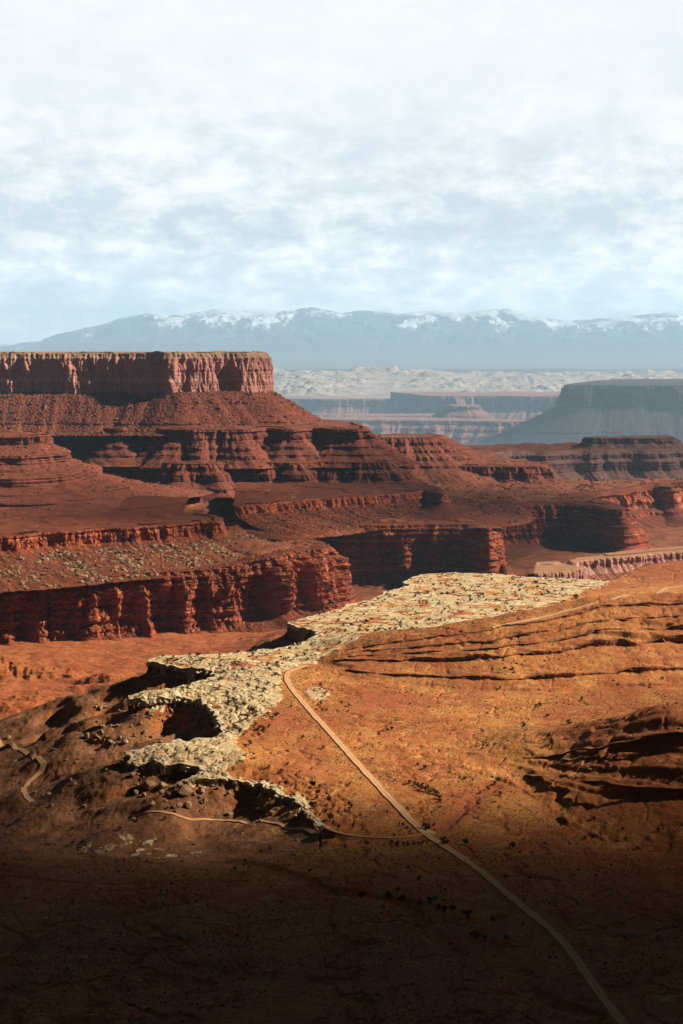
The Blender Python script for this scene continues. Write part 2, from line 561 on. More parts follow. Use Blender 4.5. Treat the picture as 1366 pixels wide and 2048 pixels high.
# white slickrock: how much bare pale rock there is at each point
xs, ys = GX[near], GY[near]
nr0 = int(near[:, 0].sum())
sw = sdist(GX[:nr0], GY[:nr0], WHITE).ravel() + 20 * fbm(xs / 34, ys / 60, 4, 71) + 10 * fbm(xs / 10, ys / 12, 3, 72)
wm = 1 - ss(-4, 6, sw)
for P in WPATCH:
    wm = np.maximum(wm, 0.75 - 0.75 * ss(-3, 3, sdist(xs, ys, P) + 5 * fbm(xs / 12, ys / 12, 3, 73)))
wm = wm * (SD0[near] < 6)
wm = np.maximum(wm, 0.7 * ss(0.02, 0.2, fbm(xs / 16, ys / 22, 4, 94)) * (1 - ss(-8, 8, sdist(xs, ys, line([(215, 1640), (330, 1655), (425, 1690), (400, 1735), (350, 1745), (300, 1700), (120, 1668)], -18)) + 12 * fbm(xs / 20, ys / 20, 3, 95))))
# slabs: big cells near the pillars, smaller rows of ledges farther out
ca, sa = math.cos(0.55), math.sin(0.55)
lower = 1 - ss(1780, 1960, ys)
wx0 = xs + 7 * fbm(xs / 50, ys / 50, 3, 74); wy0 = ys + 9 * fbm(xs / 50, ys / 50, 3, 75)
ju, jv = wx0 * ca + wy0 * sa, -wx0 * sa + wy0 * ca
f1, f2, idc = voronoi(np.where(lower > .5, ju / 9.0, wx0 / 12.0), np.where(lower > .5, jv / 24.0, wy0 / 9.0), 5)
edge = f2 - f1
g1, g2, idd = voronoi(wx0 / 30.0 + 0.4 * wy0 / 30, wy0 / 26.0, 6)
slab = 0.8 * idc + 1.2 * idd + 0.8 * ss(0.0, 0.09, edge) + 1.0 * ss(0.0, 0.05, g2 - g1) - 1.4
soilgap = 1 - ss(0.04, 0.12, edge)
patch = ss(-0.02, 0.16, fbm(xs / 34, ys / 60, 4, 76) + 0.20)
bare = wm * np.clip(1 - 0.8 * soilgap - (1 - 0.7 * lower) * patch * (1 - ss(.35, .45, idc * .7 + idd * .3)), 0, 1)
fine = (0.55 * fbm(xs / 14, ys / 14, 4, 81) + 0.16 * fbm(xs / 3, ys / 3, 2, 82)) * (1 - 0.75 * wm)
rub = ss(2, 10, SD0[near]) * AA[near] * (1 - 0.75 * ss(110, 260, SD0[near]))
fine = fine + rub * (1.1 * np.abs(fbm(xs / 12, ys / 12, 5, 83)) * 2 + 0.6 * fbm(xs / 4, ys / 4, 2, 84))
fine = fine + wm * slab * (0.45 + 0.55 * lower) * (0.3 + 0.7 * bare)
cq = np.clip((SD0[near] + 34 + 9 * fbm(xs / 14, ys / 14, 4, 86)) / 34, 0, 1) * (SD0[near] < 1) * (1 - ss(1820, 1950, ys)) * AA[near]
cl_ = cq * 5; cf = cl_ - np.floor(cl_)
fine = fine - 1.5 * (np.floor(cl_) + ss(0.0, 0.22, cf)) * (0.75 + 0.6 * fbm(xs / 20, ys / 20, 3, 87)) * (cq > 0)
# little rills and hummocks on the plain
chan = (1 - ss(0, 0.05, np.abs(fbm(xs / 120 + .3 * fbm(xs / 40, ys / 40, 3, 88), ys / 210, 4, 85)))) * (1 - wm) * (SD0[near] < 0)
chan = np.maximum(chan, 0.6 * (1 - ss(0, 0.04, np.abs(fbm(xs / 45, ys / 75, 4, 89)))) * (1 - wm) * (SD0[near] < 0))
fine = fine - 1.3 * chan
GH[near] += fine * (1 - roadm[near])
TONE = np.zeros(GX.shape); TONE[near] = 0.6 * idc + 0.4 * idd
WH = np.zeros(GX.shape); WH[near] = bare * (1 - roadm[near])
WHS = np.zeros(GX.shape); WHS[near] = wm * (1 - roadm[near])
REDM = np.clip(np.where(KIND == 1, ss(10, 120, SD0) * ss(0.15, 0.7, AA), np.where(KIND == 2, 1.0, 0.0)), 0, 1)
# red earth patches of the plain
px_, py_ = GX, GY
redp = ss(0.02, 0.28, fbm(px_ / 110, py_ / 190, 4, 91)) * 0.75
bx, by = at_z(770, 1395, 0)
redp = np.maximum(redp, np.exp(-(((px_ - bx) / 42) ** 2 + ((py_ - by) / 60) ** 2) * 1.2) * 1.2)
for P in WASH[:1]:
    redp = np.maximum(redp, 1 - ss(4, 22, seg_dist(px_, py_, P) + 8 * fbm(px_ / 20, py_ / 20, 3, 92)))
REDM = np.clip(np.maximum(REDM, redp * (KIND == 0)), 0, 1)
REDM[near] = np.maximum(REDM[near], 0.7 * chan)
REDM = np.maximum(REDM, 0.9 * ss(2480, 2620, GY + 0.35 * (GX - 420)) * ss(360, 440, GX))
REDM = np.maximum(REDM, (0.45 + 0.5 * fbm(GX / 90, GY / 120, 4, 96)) * (1 - ss(1080, 1330, GY)))
REDM = np.maximum(REDM, 0.75 * ss(150, 230, GX) * (1 - ss(1450, 1520, GY)) * ss(1150, 1230, GY))
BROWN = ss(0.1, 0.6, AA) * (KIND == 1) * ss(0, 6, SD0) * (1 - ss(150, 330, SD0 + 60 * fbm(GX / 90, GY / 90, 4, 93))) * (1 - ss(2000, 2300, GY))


def gz(x, y):
    return bil(GH, x, y)


def cast_final(px, py, d0=620.0, d1=4500.0):
    x, y = cast(px, py, d0, d1)
    return x, y, float(gz(x, y))


# ------------------------------------------------------------------ mesh helpers
def mesh_from(name, V, Q, mat, smooth=False, attrs=None, parent=None, kind='structure', mats=None, mi=None):
    me = bpy.data.meshes.new(name)
    V = np.asarray(V, np.float32); Q = np.asarray(Q, np.int32)
    k = Q.shape[1]
    me.vertices.add(len(V)); me.vertices.foreach_set('co', V.ravel())
    me.loops.add(Q.size); me.loops.foreach_set('vertex_index', Q.ravel())
    me.polygons.add(len(Q))
    me.polygons.foreach_set('loop_start', np.arange(0, Q.size, k, dtype=np.int32))
    me.polygons.foreach_set('loop_total', np.full(len(Q), k, np.int32))
    me.polygons.foreach_set('use_smooth', np.full(len(Q), smooth, bool))
    for m in (mats or [mat]): me.materials.append(m)
    if mi is not None: me.polygons.foreach_set('material_index', np.asarray(mi, np.int32))
    for an, av in (attrs or {}).items():
        a = me.attributes.new(an, 'FLOAT', 'POINT')
        a.data.foreach_set('value', np.asarray(av, np.float32).ravel())
    me.update(calc_edges=True)
    o = bpy.data.objects.new(name, me)
    C.collection.objects.link(o)
    if kind: o['kind'] = kind
    if parent: o.parent = parent
    return o


def grid_faces(nr, nc, flip=False):
    i = np.arange(nr - 1)[:, None] * nc + np.arange(nc - 1)[None, :]
    q = np.stack([i, i + 1, i + nc + 1, i + nc], -1).reshape(-1, 4)
    return q[:, ::-1] if flip else q


def thing(o, label, cat, group=None):
    o['label'] = label; o['category'] = cat
    if group: o['group'] = group
    return o


# ------------------------------------------------------------------ materials
def new_mat(name):
    m = bpy.data.materials.new(name)
    m.use_nodes = True
    m.node_tree.nodes.clear()
    return m, NT(m.node_tree)


def finish(m, n, col, bump=None, strength=0.5, dist=1.0, rough=0.95):
    b = n.n('ShaderNodeBsdfPrincipled')
    col = n.mix(1.0, col, (ALB, ALB, ALB, 1), 'MULTIPLY')
    n.put(b.inputs['Base Color'], col)
    n.put(b.inputs['Roughness'], rough)
    b.inputs['Specular IOR Level'].default_value = 0.12
    if bump is not None:
        bp = n.n('ShaderNodeBump')
        bp.inputs['Strength'].default_value = strength
        bp.inputs['Distance'].default_value = dist
        n.put(bp.inputs['Height'], bump)
        n.t.links.new(bp.outputs[0], b.inputs['Normal'])
    o = n.n('ShaderNodeOutputMaterial')
    n.t.links.new(b.outputs[0], o.inputs[0])
    return m


def strata(n, pos, bands, zs, warp=7.0, wscale=0.006):
    x, y, z = n.sep(pos)
    wz = n.math('ADD', z, n.math('MULTIPLY', n.math('SUBTRACT', n.noise(pos, wscale, 4), 0.5), warp * 2))
    f = n.noise(n.comb(0.37, 0.71, n.math('MULTIPLY', wz, zs)), 1.0, 5.0, 0.68)
    k = len(bands)
    return n.ramp(f, [(0.28 + 0.44 * i / (k - 1), c) for i, c in enumerate(bands)])


def rock_mat(name, bands, talus, talus2, zs=0.14, speck=0.22, bscale=0.45, bdist=1.3, lo=0.62, hi=0.86, cap=None, streak=0.35):
    m, n = new_mat(name)
    g = n.n('ShaderNodeNewGeometry')
    pos = g.outputs['Position']
    col = strata(n, pos, bands, zs)
    # desert varnish running down the faces
    st = n.noise(n.vmath('MULTIPLY', pos, (0.11, 0.11, 0.008)), 1.0, 6.0, 0.6)
    col = n.mix(n.math('MULTIPLY', n.mr(st, 0.48, 0.68), streak), col, (0.55, 0.42, 0.42, 1), 'MULTIPLY')
    big = n.noise(pos, 0.012, 5)
    nz = n.sep(g.outputs['Normal'])[2]
    tz = n.mr(n.math('ADD', nz, n.math('MULTIPLY', n.math('SUBTRACT', n.noise(pos, 0.09, 5), 0.5), 0.35)), lo, hi, 0, 1, True)
    t = n.mix(n.mr(n.noise(pos, 0.035, 6, 0.65), 0.36, 0.64), talus, talus2)
    col = n.mix(tz, col, t)
    sp = n.noise(pos, speck, 8, 0.72)
    col = n.mix(1.0, col, n.ramp(sp, [(0.30, (0.42, 0.42, 0.42)), (0.5, (0.95, 0.95, 0.95)), (0.72, (1.45, 1.40, 1.35))]), 'MULTIPLY')
    col = n.mix(1.0, col, n.ramp(big, [(0.3, (0.80, 0.78, 0.78)), (0.7, (1.15, 1.12, 1.1))]), 'MULTIPLY')
    if cap is not None:
        a = n.attr('cap')
        capc = n.mix(n.mr(n.noise(pos, 0.10, 6), 0.35, 0.65), cap, tuple(c * 0.72 for c in cap))
        col = n.mix(a, col, capc)
    bm = n.math('ADD', n.noise(pos, bscale, 8, 0.68), n.math('MULTIPLY', n.noise(n.vmath('MULTIPLY', pos, (0.06, 0.06, 0.9)), 1.0, 4), 0.9))
    return finish(m, n, col, bm, 0.85, bdist)


RED = [(0.12, 0.021, 0.011), (0.36, 0.066, 0.023), (0.52, 0.120, 0.042), (0.30, 0.052, 0.021), (0.60, 0.19, 0.072), (0.44, 0.088, 0.030), (0.20, 0.038, 0.019)]
MAUVE = [(0.10, 0.024, 0.018), (0.20, 0.046, 0.028), (0.30, 0.080, 0.042), (0.18, 0.042, 0.028), (0.34, 0.11, 0.060), (0.14, 0.034, 0.024)]
mat_cliff = rock_mat('red_cliff_rock', RED, (0.25, 0.062, 0.020), (0.14, 0.035, 0.014))
mat_mesa = rock_mat('mesa_rock', MAUVE, (0.29, 0.082, 0.036), (0.15, 0.040, 0.020), zs=0.09)
WING = [(0.54, 0.22, 0.155), (0.66, 0.30, 0.215), (0.60, 0.255, 0.185), (0.72, 0.37, 0.275), (0.62, 0.265, 0.195)]
mat_wall = rock_mat('sandstone_wall', WING, (0.36, 0.13, 0.075), (0.30, 0.10, 0.06), zs=0.03, streak=0.6, cap=(0.44, 0.26, 0.155))
mat_bench = rock_mat('pink_bench_rock', [(c[0] * .8, c[1] * .8, c[2] * .8) for c in WING], (0.36, 0.13, 0.055), (0.28, 0.09, 0.04), zs=0.05, cap=(0.50, 0.24, 0.115))
mat_rim = rock_mat('rim_rock', [(0.06, 0.022, 0.016), (0.13, 0.045, 0.028), (0.22, 0.085, 0.05), (0.10, 0.03, 0.02), (0.17, 0.06, 0.035)],
                   (0.20, 0.075, 0.035), (0.14, 0.055, 0.03), zs=0.25, cap=(0.78, 0.58, 0.32), lo=.6, hi=.8)
mat_far = rock_mat('far_canyon_rock', [(0.11, 0.05, 0.045), (0.22, 0.09, 0.07), (0.34, 0.16, 0.12), (0.2, 0.08, 0.065), (0.40, 0.22, 0.17)],
                   (0.38, 0.19, 0.13), (0.27, 0.12, 0.09), zs=0.06, speck=0.05, bscale=0.08, bdist=6.0)
mat_farmesa = rock_mat('far_mesa_rock', [(0.05, 0.030, 0.032), (0.085, 0.048, 0.046), (0.11, 0.06, 0.055), (0.075, 0.042, 0.04)],
                       (0.08, 0.048, 0.045), (0.065, 0.038, 0.037), zs=0.03, speck=0.05, bscale=0.08, bdist=6.0)


def ground_mat():
    m, n = new_mat('desert_ground')
    g = n.n('ShaderNodeNewGeometry')
    pos = g.outputs['Position']
    nz = n.sep(g.outputs['Normal'])[2]
    wht, red = n.attr('white'), n.attr('red')
    big = n.noise(pos, 0.010, 6, 0.6)
    midn = n.noise(pos, 0.06, 7, 0.65)
    soil = n.mix(n.mr(big, 0.40, 0.60), (0.61, 0.232, 0.054), (0.45, 0.124, 0.030))
    soil = n.mix(n.mr(midn, 0.50, 0.72), soil, (0.68, 0.345, 0.105))
    soil = n.mix(n.mr(n.noise(n.vmath('MULTIPLY', pos, (1, .5, 1)), 0.022, 8, 0.7), 0.54, 0.66, 0, 0.55), soil, (0.25, 0.080, 0.022))
    redc = n.mix(n.mr(n.noise(pos, 0.03, 8, 0.65), 0.35, 0.66), (0.36, 0.080, 0.022), (0.44, 0.140, 0.044))
    redc = n.mix(n.mr(n.sep(pos)[1], 2820, 3000, 0, 0.75), redc, n.mix(n.mr(n.noise(pos, 0.02, 7, .65), .4, .62), (0.15, 0.040, 0.016), (0.27, 0.085, 0.034)))
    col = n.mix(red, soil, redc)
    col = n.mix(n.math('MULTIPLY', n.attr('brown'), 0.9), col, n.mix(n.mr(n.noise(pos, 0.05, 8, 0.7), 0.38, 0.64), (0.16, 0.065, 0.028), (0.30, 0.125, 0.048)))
    # low brush and stones: fine dark specks all over the soil
    v = n.voro(n.vmath('MULTIPLY', pos, (1, 0.85, 0)), 0.42)
    dens = n.mr(n.noise(pos, 0.05, 5, 0.6), 0.38, 0.62, 0.04, 0.30)
    spot = n.math('LESS_THAN', v.outputs['Distance'], dens)
    col = n.mix(n.math('MULTIPLY', spot, 0.55), col, (0.10, 0.055, 0.026))
    v2 = n.voro(n.vmath('ADD', pos, (31, 17, 5)), 0.33)
    stone = n.math('LESS_THAN', v2.outputs['Distance'], n.mr(n.noise(pos, 0.035, 4), 0.55, 0.75, 0.0, 0.16))
    col = n.mix(n.math('MULTIPLY', stone, 0.7), col, (0.62, 0.42, 0.24))
    # steep ground shows the layered red rock
    rockc = strata(n, pos, [(0.13, 0.030, 0.010), (0.28, 0.070, 0.017), (0.40, 0.130, 0.030), (0.20, 0.048, 0.014), (0.33, 0.10, 0.026)], 0.22, 4.0)
    col = n.mix(n.mr(n.math('ADD', nz, n.math('MULTIPLY', n.math('SUBTRACT', n.noise(pos, 0.2, 4), 0.5), 0.2)), 0.93, 0.72, 0, 1, True), col, rockc)
    # pale slickrock
    wn = n.noise(pos, 0.09, 7, 0.6)
    wc = n.ramp(wn, [(0.30, (0.58, 0.39, 0.18)), (0.48, (0.80, 0.60, 0.32)), (0.70, (0.92, 0.74, 0.43))])
    wc = n.mix(1.0, wc, n.ramp(n.attr('tone'), [(0.1, (0.66, 0.58, 0.48)), (0.4, (0.95, 0.92, 0.87)), (0.6, (0.8, 0.74, 0.65)), (0.9, (1.08, 1.08, 1.08))]), 'MULTIPLY')
    wc = n.mix(n.mr(n.noise(pos, 0.5, 8, 0.75), 0.48, 0.66, 0, 0.75), wc, (0.27, 0.18, 0.10))
    col = n.mix(n.mr(n.math('ADD', wht, n.math('MULTIPLY', n.math('SUBTRACT', n.noise(pos, 0.3, 5, 0.65), 0.5), 0.5)), 0.32, 0.62, 0, 1, True), col, wc)
    sp = n.noise(pos, 0.35, 8, 0.75)
    col = n.mix(1.0, col, n.ramp(sp, [(0.30, (0.55, 0.52, 0.50)), (0.5, (1.0, 1.0, 1.0)), (0.72, (1.3, 1.28, 1.25))]), 'MULTIPLY')
    bm = n.math('ADD', n.noise(pos, 0.5, 8, 0.72), n.math('MULTIPLY', n.noise(pos, 0.08, 6), 2.0))
    return finish(m, n, col, bm, 0.8, 1.0)


mat_ground = ground_mat()

# ------------------------------------------------------------------ ground meshes
V = np.stack([GX, GY, GH], -1)
split = int(np.searchsorted(DV, 2650))
for nm, a, b in (('ground', 0, split + 1), ('canyon_floor', split, len(DV))):
    nr = b - a
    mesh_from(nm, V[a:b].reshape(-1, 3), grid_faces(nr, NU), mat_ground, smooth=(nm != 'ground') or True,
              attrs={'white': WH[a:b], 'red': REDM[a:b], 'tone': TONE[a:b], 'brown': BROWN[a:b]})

# wide base land that runs under everything out to the far country
bxs = np.linspace(-35000, 35000, 130)
bys = np.concatenate([np.linspace(-1500, 500, 8), np.linspace(700, 116000, 220)])
BX, BY = np.meshgrid(bxs, bys)
BZ = -190.0 - 800 * ss(7000, 19000, BY) + 25 * fbm(BX / 1800, BY / 1800, 4, 101) * (BY > 7000)
BZ = BZ + 560 * ss(44000, 56000, BY)
mesh_from('terrain', np.stack([BX, BY, BZ], -1).reshape(-1, 3), grid_faces(len(bys), len(bxs)), mat_farmesa, smooth=True)


# ------------------------------------------------------------------ cliffs
def px_of(P):
    return 683 + P[:, 0] / P[:, 1] * F * 1.0


def gauss(a, w):
    w = max(1, int(w))
    k = np.exp(-np.linspace(-2, 2, 2 * w + 1) ** 2); k /= k.sum()
    ap = np.pad(a, ((w, w), (0, 0)), mode='edge')
    return np.stack([np.convolve(ap[:, c], k, 'valid') for c in range(a.shape[1])], 1)


def skirt(name, rim, prof, mat, ztop=0.0, ds=1.6, dt=1.6, wob=((60, 6), (18, 2)), butt=((70, 10), (24, 4)), dents=(), strata_amp=1.6, flute=1.0,
          rough=0.7, nsm=35.0, scale=None, seed=0, ch=2, capz=None, talus_butt=0.8, blocks=None, dent_top=-12.0, toprough=0.0, cap=None, capn=1.5, capflat=1.0, oscale=None):
    P, s = resample(chaikin(np.asarray(rim, float), ch), ds)
    if P.shape[1] == 3: ztop = P[:, 2]; P = P[:, :2]
    T = np.gradient(P, axis=0); T /= np.linalg.norm(T, axis=1)[:, None] + 1e-9
    nrm = np.stack([T[:, 1], -T[:, 0]], 1)
    n1 = gauss(nrm, nsm / ds); n1 /= np.linalg.norm(n1, axis=1)[:, None] + 1e-9
    n2 = gauss(nrm, 3.5 * nsm / ds); n2 /= np.linalg.norm(n2, axis=1)[:, None] + 1e-9
    for i, (lam, amp) in enumerate(wob):
        P = P + n1 * (amp * fbm(s / lam, 0 * s + 3.7, 3, seed + i))[:, None]
    pr = np.array(prof, float)
    # arc-length resample of the profile
    Lz = np.hypot(np.diff(pr[:, 0]), np.diff(pr[:, 1]))
    q = np.concatenate([[0], np.cumsum(Lz)])
    nt = max(6, int(q[-1] / dt))
    t = np.linspace(0, q[-1], nt)
    off, dz = np.interp(t, q, pr[:, 0]), np.interp(t, q, pr[:, 1])
    st = np.abs(np.gradient(dz)) / (np.abs(np.gradient(dz)) + np.abs(np.gradient(off)) + 1e-9)
    st = np.convolve(np.pad(st, 2, mode='edge'), np.ones(5) / 5, 'valid')
    st = ss(0.35, 0.75, st)[None, :]
    Sg, Zr = np.meshgrid(s, dz, indexing='ij')
    zt = np.broadcast_to(np.asarray(ztop, float), s.shape) if np.ndim(ztop) == 0 else np.interp(s / s[-1], np.linspace(0, 1, len(ztop)), ztop)
    sc = np.ones_like(s) if scale is None else scale(P)
    Z = zt[:, None] + Zr * sc[:, None]
    O = np.repeat(off[None, :], len(s), 0)
    if oscale is not None: O = O * gauss(oscale(P)[:, None], 60 / ds)
    dep = np.maximum(-Zr, 0)
    for i, (lam, amp) in enumerate(butt):
        b = np.abs(perlin(Sg / lam + 0.02 * fbm(Sg / 30, Zr / 30, 2, seed + 40), Zr / (lam * 4), seed + 50 + i)) * 2.6 - 0.55
        O = O + amp * b * ss(0, lam * 0.35, dep) * (st + (1 - st) * talus_butt)
    pxs = px_of(P)
    for cpx, wpx, depth in dents:
        k = np.argmin(np.abs(pxs - cpx)); wid = wpx / F * P[k, 1]
        e = (Sg - s[k]) / (wid * 0.5)
        shape = np.where(e > 0, np.exp(-e ** 6), np.exp(-np.abs(e) ** 2.2))
        O = O - depth * shape * ss(dent_top, dent_top - 22, Zr + 14 * np.clip(np.abs(e), 0, 1) ** 2) * (0.35 + 0.65 * st)
    zw = Z + 1.6 * fbm(Sg / 90, Zr / 60, 2, seed + 60)
    band = np.tanh(3.2 * perlin(zw / 6.5, 0 * zw + 5.5, seed + 61)) + 0.6 * np.tanh(3.2 * perlin(zw / 2.7, 0 * zw + 1.5, seed + 62)) + 0.9 * np.tanh(3 * perlin(zw / 15.0, 0 * zw, seed + 66))
    O = O + strata_amp * band * (0.15 + 0.85 * st) * (0.6 + 0.6 * fbm(Sg / 22, Zr / 14, 3, seed + 63))
    O = O + flute * (0.25 + 0.75 * st) * (fbm(Sg / 9, Zr / 30, 3, seed + 64) * 2.2)
    for bi, (lam, amp) in enumerate(blocks if blocks and isinstance(blocks[0], tuple) else ([blocks] if blocks else [])):
        f1, f2, idc = voronoi(Sg / lam + 0.4 * fbm(Sg / 12, Zr / 8, 2, seed + 70), Zr / (lam * 1.6), seed + 71 + bi)
        O = O + amp * (idc - 0.5) * (0.4 + 0.6 * st) - amp * 0.7 * (1 - ss(0.03, 0.16, f2 - f1)) * st
    tt = t[None, :] + 0 * Sg
    rn = fbm(Sg / 7, tt / 7, 4, seed + 65)
    O = O + rough * rn * st * 1.4
    Z = Z + rough * rn * (1 - st) * 1.5
    if toprough:
        Z = Z + toprough * np.maximum(0, fbm(Sg / 45, tt / 30, 4, seed + 80)) * (Zr > -1)
    w_ = np.clip(np.abs(O) / (3 * nsm), 0, 1)[..., None]
    nn = n1[:, None, :] * (1 - w_) + n2[:, None, :] * w_
    X = P[:, None, :] + nn * O[..., None]
    V = np.concatenate([X, Z[..., None]], -1)
    at = {}
    if capz is not None:
        at['cap'] = ss(capz - 0.5, capz + 0.5, Zr * sc[:, None] + capn * fbm(Sg / 12, Zr / 6, 3, seed + 90))
    o = mesh_from(name, V.reshape(-1, 3), grid_faces(len(s), nt, flip=False), mat, attrs=at)
    if cap is not None:
        # close the top with a sheet of small facets
        ring = V[::max(1, int(4 / ds)), 0]
        poly = np.vstack([ring[:, :2], np.asarray(cap, float).reshape(-1, 2)[::-1]])
        lo, hi = poly.min(0), poly.max(0)
        step = max(3.0, (hi - lo).max() / 220)
        gx, gy = np.meshgrid(np.arange(lo[0], hi[0], step), np.arange(lo[1], hi[1], step))
        ok = sdist_exact(gx.ravel(), gy.ravel(), poly, np.vstack([poly, poly[:1]])) < -step * 0.3
        gzv = ring[:, 2].mean() + 1.2 * fbm(gx / 40, gy / 40, 5, seed + 95) + 2.4 * ss(0.0, 0.05, fbm(gx / 120, gy / 160, 4, seed + 96)) - 1.2
        okq = ok.reshape(gx.shape)
        q = grid_faces(*gx.shape)
        keep = okq.ravel()[q].all(1)
        used, inv = np.unique(q[keep], return_inverse=True)
        if len(used):
            vv = np.stack([gx.ravel(), gy.ravel(), gzv.ravel()], 1)[used]
            mesh_from(name, vv, inv.reshape(-1, 4), mat, attrs={'cap': np.full(len(used), capflat)} if capz is not None else {})
    return V


# white rim: pale caprock over dark layered rock
rz = lambda P: (0.10 + 0.90 * fade0(P[:, 0], P[:, 1])) * (0.5 + 0.5 * ss(1600, 1720, P[:, 1]))
px_j = 683 + RIMJ[:, 0] / RIMJ[:, 1] * F
kr = int(np.argmax(px_j < 1195))
RIMs = RIMJ[kr:]
Pr, sr = resample(RIMs, 1.0)
Tn = np.gradient(Pr, axis=0); Tn /= np.linalg.norm(Tn, axis=1)[:, None]
Nn = gauss(np.stack([Tn[:, 1], -Tn[:, 0]], 1), 6)
zt = bil(GH, (Pr - 5 * Nn)[:, 0], (Pr - 5 * Nn)[:, 1])
zt = gauss(zt[:, None], 5)[:, 0]
skirt('cliff', RIMs, [(-6, -0.8), (-2.5, 0.25), (0.6, 0.1), (1.6, -1.2), (1.5, -4.5), (0.2, -6.0), (-1.2, -7.5), (-0.8, -12), (0.4, -17), (0.6, -23), (2.2, -30), (6, -36), (14, -43)],
      mat_rim, ztop=zt, ds=0.8, dt=0.8, wob=((20, 1.5),), butt=((30, 3.0), (11, 1.6)), strata_amp=0.8, flute=0.9, rough=0.6, nsm=4.0, scale=rz, seed=200, capz=-5.5, capn=0.5, blocks=(8.0, 3.0), ch=0)

mat_ledge = rock_mat('ledge_rock', [(0.10, 0.030, 0.012), (0.26, 0.075, 0.022), (0.38, 0.14, 0.045), (0.2, 0.055, 0.018), (0.32, 0.11, 0.036)],
                     (0.38, 0.135, 0.035), (0.30, 0.095, 0.026), zs=0.5, bscale=0.8, bdist=0.6)
for Ff, Cx, Cy, Cz, sd, (xa, xb), lst in ((H1F, H1Cx, H1Cy, H1Cz, 21, (-8, 480), ((.166, .10), (.486, .18), (.625, .03), (.755, .05), (.928, .12))), (H2F, H2Cx, H2Cy, H2Cz, 31, (152, 420), ((.41, .15), (.785, .05)))):
    for t0, dh in lst:
        L, zC = hill_ledge(t0, np.arange(xa, xb, 2.0), Ff, Cx, Cy, Cz, sd)
        keep = zC > 5
        L, zC = L[keep], zC[keep]
        hh = dh * zC * np.clip(1.25 * ledge_mod(L[:, 0], L[:, 1], np.full(len(L), t0), sd), 0.02, 1.6)
        ztl = gauss(np.array(bil(GH, L[:, 0], L[:, 1] + 3.0))[:, None], 2)[:, 0]
        kk = np.interp
        skirt('ledge', L, [(-5, -0.06), (-2, 0.04), (0.9, 0.0), (1.3, -0.25), (0.6, -0.5), (0.2, -0.8), (0.8, -1.1), (2.2, -1.5)], mat_ledge, ztop=ztl, ds=0.8, dt=0.05, wob=((14, 1.2),), butt=(), strata_amp=0.5, flute=0.5, rough=0.35, nsm=5,
              scale=lambda P, L=L, hh=hh: np.interp(P[:, 0], L[:, 0], hh), seed=int(t0 * 1000) + sd, blocks=(5.0, 1.8), ch=0)

SK = {}
skirt('cliff', RIMJ[:kr + 1], [(-6, -0.8), (-2.5, 0.3), (0.6, 0.1), (1.6, -2), (2, -8), (6, -12), (7, -20), (14, -26), (30, -40)], mat_cliff, ztop=bil(GH, RIMJ[:kr + 1, 0], RIMJ[:kr + 1, 1] - 8), ds=1.0, dt=1.0, butt=((24, 4), (9, 2)), strata_amp=1.5, flute=1.0, rough=.8, nsm=6, seed=215, blocks=(10, 3), ch=0)
# canyon walls under the red benches (left wall, spur and the spur behind it)
wall_dents = [(-60, 40, 20), (27, 34, 16), (85, 24, 14), (132, 24, 14), (203, 44, 26), (252, 54, 20), (326, 60, 26), (392, 42, 20), (494, 92, 30), (590, 30, 10)]
SK['P1'] = skirt('cliff', np.column_stack([RIMB, ZB])[:14], [(-46, -4), (-30, 0.2), (-3, 0.3), (1, 0), (2, -4), (6, -8), (7, -14), (12, -19), (13, -26), (17, -31), (18, -42), (19, -60), (21, -78), (23, -94), (30, -102), (48, -108), (80, -118)],
      mat_cliff, ds=1.3, dt=1.3, butt=((75, 18), (34, 5), (12, 1.5)), dents=wall_dents, strata_amp=3.3, flute=0.8, rough=1.1, blocks=((27, 8), (10, 3)), nsm=30, seed=300, dent_top=-16)
skirt('cliff', RIMB[13:27], [(-46, -4), (-30, 0.2), (-4, 0.3), (1, -1), (3, -6), (8, -8), (9, -14), (14, -17), (15, -24), (16, -50), (18, -80), (22, -104), (34, -114), (60, -126)],
      mat_cliff, ds=1.4, dt=1.4, butt=((80, 14), (30, 3)), dents=[(770, 60, 20), (845, 46, 22), (930, 90, 26)], strata_amp=2.8, flute=1.0, rough=1.0, blocks=((30, 8), (11, 3)), nsm=30, seed=330, dent_top=-14)
skirt('cliff', RIMB[26:37], [(-46, -4), (-30, 0.2), (-4, 0.3), (2, -2), (7, -6), (8, -12), (18, -16), (19, -28), (26, -31), (28, -48), (30, -72), (40, -82), (62, -92), (90, -102)],
      mat_cliff, ds=1.8, dt=1.7, butt=((110, 20), (36, 8), (12, 3)), strata_amp=2.2, flute=2.0, rough=0.9, nsm=34, seed=360)
skirt('cliff', RIMB[36:], [(-46, -4), (-30, 0.2), (-4, 0.3), (3, -3), (16, -8), (18, -20), (22, -40), (30, -50), (50, -58), (54, -66), (80, -74), (130, -92), (160, -100)],
      mat_cliff, ds=2.2, dt=2.0, butt=((120, 18), (40, 8), (14, 3)), strata_amp=2.4, flute=2.2, rough=1.0, nsm=36, seed=390)
skirt('cliff', RIMF, [(-60, -4), (-40, 0.2), (-4, 0.3), (3, -3), (24, -12), (28, -26), (52, -36), (56, -50), (62, -66), (90, -80), (140, -104), (200, -130), (260, -160)],
      mat_far, ds=3.0, dt=2.6, butt=((190, 34), (70, 14), (24, 5)), strata_amp=3.0, flute=2.5, rough=1.2, nsm=50, seed=410)

